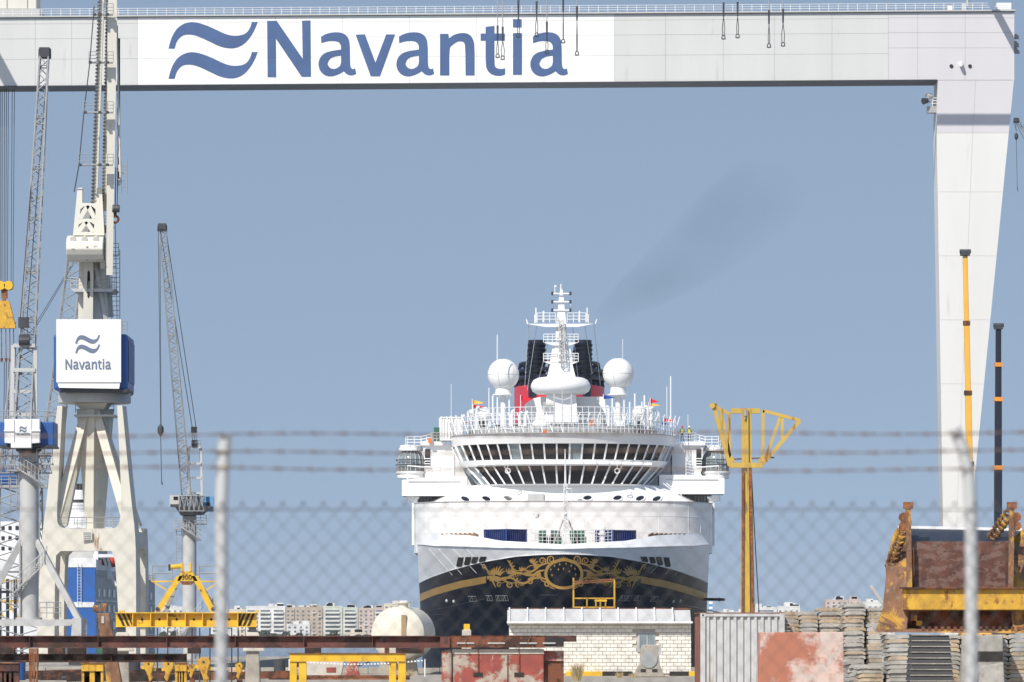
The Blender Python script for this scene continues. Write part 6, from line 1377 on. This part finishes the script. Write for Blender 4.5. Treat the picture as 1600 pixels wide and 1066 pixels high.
# ================================================================== mobile crane booms
def boom_crane(label, d, px0, px1, ytop, segs, m_, ring, w0, name):
    t = thing(name, label, 'mobile crane', (X(px1,d), d, 0))
    yb = HZ+EYE*F/d-26
    n = len(segs)-1
    for i in range(n):
        y0, y1 = segs[i], segs[i+1]; fx = lambda y: px0+(px1-px0)*(y-ytop)/(yb-ytop)
        w_ = M(w0+i*1.1,d); e = MB(); e.bar(P(fx(y1),y1,d), P(fx(y0),y0,d), w_, w_*1.1, (0,1,0)); e.build('boom_section', m_, t, bevel=.06)
        if i: e = MB(); q = P(fx(y0),y0,d); e.box(q.x-w_*.62, q.x+w_*.62, q.y-w_*.68, q.y+w_*.68, q.z-.22, q.z+.22); e.build('boom_collar', ring, t)
    q = P(px0,ytop-2,d); e = MB(); e.box(q.x-.45, q.x+.45, q.y-.5, q.y+.6, q.z-.1, q.z+.35); e.tube(q+Vector((-.55,-.2,.3)), q+Vector((.55,-.2,.3)), .22, n=10); e.build('boom_head', 'dark_steel', t)
    x = X(px1,d)
    e = MB(); e.box(x-1.3, x+1.3, d-2, d+2.5, 1.5, 3.2); e.build('turntable', m_, t, bevel=.1)
    e = MB(); e.box(x-1.3, x+1.3, d-6, d+6, .8, 1.5); e.build('chassis', 'dark_steel', t)
    e = MB(); e.box(x-1.25, x+1.25, d-7.2, d-5.6, .7, 2.6); cb = e.build('cab', m_, t, bevel=.12)
    e = MB(); e.box(x-1.1, x+1.1, d-7.25, d-7.18, 1.6, 2.4); e.build('windscreen', 'glass_dark', cb)
    for yy in (-4.5,-3,2.5,4.2):
        for s_ in (-1, 1): e = MB(); c = Vector((x+s_*1.15, d+yy, .52)); e.tube(c-Vector((.18,0,0)), c+Vector((.18,0,0)), .52, n=20); e.build('wheel', 'stripe_black', t)
boom_crane('mobile crane with raised orange yellow telescopic boom beside the gantry leg', 560, 1508, 1521, 400, [400,505,614,725,840,1004], 'boom_yellow', 'dark_rust', 7.5, 'mobile_crane')
boom_crane('mobile crane with raised black telescopic boom and orange collars', 600, 1560, 1559, 515, [515,570,624,731,840,1002], 'boom_black', 'orange', 8.5, 'mobile_crane')

# ================================================================== fence near the camera
d = 22.8
fe = thing('chain_link_fence', 'chain link fence with barbed wire on pale cranked posts', 'fence', (0, d, 0))
s = d/F
for px, tx in ((-835,-828),(345,352),(1517,1490),(2690,2664)):
    r = .0255
    if px == 1517: pts = [(px+1,HZ+EYE/s),(1518,900),(1517,800),(1514,745),(1506,705),(1491,670)]
    elif px == 345: pts = [(347,HZ+EYE/s),(346,900),(346,790),(348,735),(350,700),(352,681)]
    else: pts = [(px,HZ+EYE/s),(px,790),(px+(tx-px)*.4,730),(tx,680)]
    e = MB(); q = [P(a,b,d+.035) for a, b in pts]; q[0].z = 0
    e.path(q, r, 16); p_ = e.build('post', 'galv', fe, smooth='auto')
    if px in (345,):
        for y in (707, 730): e = MB(); c = P(348,y,d+.035); e.path([c+Vector((.029*math.cos(t_),.029*math.sin(t_),0)) for t_ in [i*math.pi/8 for i in range(16)]], .003, 4, True); e.build('tie_wire', 'mast_yellow', p_)
def wire_y(k, px): return (681-5*(px+200)/1800, 708-3*(px)/1600, 731+4*px/1600)[k]
for k in range(3):
    e = MB(); pts = [P(a, wire_y(k,a)+2*math.sin(a*.01+k), d) for a in range(-840, 2700, 20)]
    for ph in (0, math.pi):
        e.path([p+Vector((0, .0028*math.cos(i*1.9+ph), .0028*math.sin(i*1.9+ph))) for i, p in enumerate(pts)], .0019, 4)
    bw_ = e.build('barbed_wire', 'barb', fe)
    b = MB(); a = -820+k*17
    while a < 2680:
        c = P(a, wire_y(k,a)+2*math.sin(a*.01+k), d)
        for q in range(4):
            an = q*1.57+RND.uniform(0,.5); b.tube(c+Vector((q*.004-.006,0,0)), c+Vector((q*.004-.006+.012*(1 if q % 2 else -1), .016*math.cos(an), .018*math.sin(an))), .0016, .0006, 4)
        b.tube(c+Vector((-.011,0,0)), c+Vector((.011,0,0)), .006, n=6)
        a += 48+RND.uniform(-5,7)
    bb_ = b.build('barbs', 'barb', bw_); bb_['kind'] = 'stuff'
e = MB(); e.path([P(a,796,d+.002) for a in range(-840, 2700, 60)], .0022, 5); e.build('top_wire', 'wire', fe)
PW, PH = 31.8, 34.6
me_ = MB(); nrow_ = int((HZ+EYE/s-790)/(PH/2))
i = 0; a = -830
while a < 2690:
    pts = []
    for r_ in range(nrow_+1):
        sgn = 1 if r_ % 2 == 0 else -1
        pts.append(P(a+sgn*(PW/2*.5+.0)+PW*.0, 787+r_*PH/2, d+(.0035*sgn)))
    # vertical zigzag wire whose elbows hook the neighbours
    pts = [P(a+(PW*.5 if r_ % 2 else 0)*1.0, 787+r_*PH/2, d+(.003 if r_ % 2 else -.003)) for r_ in range(nrow_+1)]
    me_.path(pts, .0014, 4)
    pts = [P(a-(PW*.5 if r_ % 2 else 0)*1.0, 787+r_*PH/2, d-(.003 if r_ % 2 else -.003)) for r_ in range(nrow_+1)]
    me_.path(pts, .0014, 4)
    a += PW; i += 1
# twisted points and hooks at every crossing of the first row
a = -830
while a < 2690:
    c = P(a,787,d); me_.tube(c+Vector((-.006,0,.001)), c+Vector((.005,0,.006)), .0022, n=4); me_.tube(c+Vector((.006,0,.001)), c+Vector((-.005,0,.006)), .0022, n=4); a += PW
o = me_.build('chain_link_mesh', 'wire', fe); o['kind'] = 'stuff'

# ================================================================== city across the bay
d = 4050
def block(x0, x1, yt, m_, label, kind=0, dd=d, base_y=1012, depth=30, grp='apartment blocks across the bay'):
    t = thing('apartment_block', label, 'building', (X((x0+x1)/2,dd), dd+depth/2, -.2), grp)
    X0, X1, zt = X(x0,dd), X(x1,dd), Z(yt,dd)
    e = MB(); e.box(X0, X1, dd, dd+depth, -.2, zt); e.build('wall', m_, t)
    fl = 2.9; nf = int(zt/fl); wn = MB(); bl = MB()
    nc = max(2, int((X1-X0)/3.6))
    for f_ in range(nf):
        z_ = .6+f_*fl
        if kind == 1:
            segs = max(1, int((X1-X0)/9))
            for q in range(segs):
                a0 = X0+(X1-X0)*(q+.1)/segs; a1 = X0+(X1-X0)*(q+.86)/segs
                bl.box(a0, a1, dd-1.3, dd, z_-.2, z_+1.0); wn.box(a0+.2, a1-.2, dd-.08, dd, z_+1.05, z_+2.2)
        else:
            for q in range(nc):
                a0 = X0+(X1-X0)*(q+.28)/nc; wn.box(a0, a0+1.5, dd-.1, dd, z_+.7, z_+2.0)
                if (q+f_) % 5 == 0: bl.box(a0-.5, a0+2.2, dd-.9, dd, z_-.1, z_+.6)
    o = wn.build('windows', 'far_glass', t); o['kind'] = 'stuff'
    if bl.v: o = bl.build('balconies', 'far_white', t); o['kind'] = 'stuff'
    for q in range(RND.randint(2,4)):
        a = RND.uniform(X0, X1-5); e = MB(); e.box(a, a+RND.uniform(3,7), dd+4, dd+14, zt, zt+RND.uniform(1.5,3.6)); e.build('roof_hut', RND.choice(['far_white','far_white',m_]), t)
    rl = MB(); rl.box(X0, X1, dd-.1, dd+.3, zt, zt+.9); rl.build('roof_parapet', m_, t)
TOWN = [(252,287,950,'far_white',0,'low white block behind the slim column crane'),(330,356,950,'far_white',1,'white block with balconies just past the fence post'),(357,383,954,'far_cream',0,'small cream block between two white balcony blocks'),
 (384,446,949,'far_white',1,'wide white block with long balcony rows behind the striped beam end'),(447,460,951,'far_tan',0,'narrow tan annex beside the tan block'),(461,504,950,'far_tan',0,'tan block dotted with small square windows'),
 (505,535,949,'far_green',1,'pale green balcony block next to the tan block'),(536,559,951,'far_green',1,'pale green balcony block next to the pinkish block'),(560,584,952,'far_pink',0,'pinkish block beside the pale green ones'),(585,600,951,'far_pink',1,'pinkish balcony block beside the tank'),
 (600,640,945,'far_cream',0,'taller cream block rising behind the tank'),(641,668,957,'far_pink',0,'low pink block between the tank and the ship'),
 (1180,1214,951,'far_white',1,'white block behind the yellow mast foot'),(1215,1250,949,'far_white',0,'white block with busy roofline past the yellow mast'),(1290,1325,939,'far_pink',0,'pink block above the slat stacks'),(1326,1346,938,'far_pink',0,'taller pink block above the slat stacks'),(1347,1398,942,'far_white',0,'pale block half hidden by the bucket'),
 (700,790,952,'far_tan',0,'tan block hidden behind the bow'),(1120,1175,958,'far_white',0,'low white block beside the yellow mast'),(60,120,953,'far_white',1,'white balcony block behind the portal crane')]
for x0, x1, yt, m_, kd, lb_ in TOWN: block(x0, x1, yt, m_, lb_, kd)
for x0, x1, yt, m_, lb_ in ((448,484,977,'far_white','low white house before the tan block'),(340,372,985,'far_white','low white shed on the far shore past the fence post'),(540,572,990,'far_cream','low cream shed before the green blocks')): block(x0, x1, yt, m_, lb_, 0, 4000, 1012, 20)
# trees on the far shore: trunk with limbs and a crown of leaf cards spread through the volume
def tree(px, dd, h, label):
    b = Vector((X(px,dd),dd,-.2)); t = thing('shore_tree', label, 'tree', b, 'trees on the far shore')
    e = MB(); e.tube(b, b+Vector((0,0,h*.5)), .4, .2, 7)
    for k in range(4): a = k*1.6; e.tube(b+Vector((0,0,h*.4)), b+Vector((math.cos(a)*h*.25, math.sin(a)*h*.2, h*.7)), .18, .06, 5)
    e.build('trunk', 'bark', t)
    l = MB()
    for k in range(260):
        a, q = RND.uniform(0,6.28), RND.random()**.5; zz = h*(.35+.65*RND.random()); rr = h*.42*q*(1-((zz/h-.6)/.5)**2*.6)
        c = b+Vector((math.cos(a)*rr, math.sin(a)*rr, zz)); u = Vector((RND.uniform(-1,1), RND.uniform(-1,1), RND.uniform(-1,1))).normalized()*h*.06; w_ = u.orthogonal().normalized()*h*.05
        l.add([c-u-w_, c+u-w_, c+u+w_, c-u+w_], [(0,1,2,3)])
    l.build('crown', 'leaf', t)
for i, px in enumerate((255,272,330,352,404,415,428,447,458,468,522,560,572,580,645)): tree(px, 3985+RND.uniform(-10,10), RND.uniform(5,9), 'dark green tree on the far shore in front of the apartment blocks')
# ================================================================== funnel smoke and haze
m = bpy.data.materials.new('smoke'); m.use_nodes = True; t_ = m.node_tree; t_.nodes.remove(t_.nodes['Principled BSDF'])
pv = t_.nodes.new('ShaderNodeVolumePrincipled'); pv.inputs['Color'].default_value = (.12, .12, .13, 1); pv.inputs['Anisotropy'].default_value = .2
ge = t_.nodes.new('ShaderNodeNewGeometry'); no = t_.nodes.new('ShaderNodeTexNoise'); no.inputs['Scale'].default_value = .09; no.inputs['Detail'].default_value = 3
mr = t_.nodes.new('ShaderNodeMapRange'); mr.inputs[1].default_value = .30; mr.inputs[2].default_value = .8; mr.inputs[3].default_value = 0; mr.inputs[4].default_value = .008
t_.links.new(ge.outputs['Position'], no.inputs['Vector']); t_.links.new(no.outputs['Fac'], mr.inputs[0]); vd = t_.nodes.new('ShaderNodeVectorMath'); vd.operation = 'DISTANCE'; vd.inputs[1].default_value = P(912,536,DF+2); t_.links.new(ge.outputs['Position'], vd.inputs[0])
mr2 = t_.nodes.new('ShaderNodeMapRange'); mr2.inputs[1].default_value = 0; mr2.inputs[2].default_value = 36; mr2.inputs[3].default_value = 7; mr2.inputs[4].default_value = .55; t_.links.new(vd.outputs['Value'], mr2.inputs[0])   # smoke thins as it spreads
mu = t_.nodes.new('ShaderNodeMath'); mu.operation = 'MULTIPLY'; t_.links.new(mr.outputs[0], mu.inputs[0]); t_.links.new(mr2.outputs[0], mu.inputs[1]); t_.links.new(mu.outputs[0], pv.inputs['Density'])
t_.links.new(pv.outputs[0], t_.nodes['Material Output'].inputs['Volume']); MAT['smoke'] = m
e = MB(); pts = []; rs = []
for a, b, r in ((912,536,.4),(925,515,.9),(945,495,1.5),(975,470,2.2),(1010,448,3.0),(1050,420,3.8),(1095,385,4.6),(1140,345,5.2),(1190,310,5.4),(1240,290,3.5),(1270,282,.5)):
    pts.append(P(a, b, DF+2)); rs.append(r)
e.path(pts, rs, 14); o = e.build('smoke_plume', 'smoke', org=pts[0], smooth=True); tag(o, 'faint grey smoke drifting up from the ship funnel', 'smoke', kind='stuff')
m = bpy.data.materials.new('haze_air'); m.use_nodes = True; t_ = m.node_tree; t_.nodes.remove(t_.nodes['Principled BSDF'])
pv = t_.nodes.new('ShaderNodeVolumePrincipled'); pv.inputs['Color'].default_value = (.86, .90, .96, 1); pv.inputs['Density'].default_value = HAZE
t_.links.new(pv.outputs[0], t_.nodes['Material Output'].inputs['Volume']); MAT['haze_air'] = m
if HAZE > 0:
    e = MB(); e.box(-8200, 8200, -110, 9100, -6, 96); o = e.build('haze', 'haze_air'); tag(o, 'thin pale sea haze filling the air over the bay', 'haze', kind='stuff')
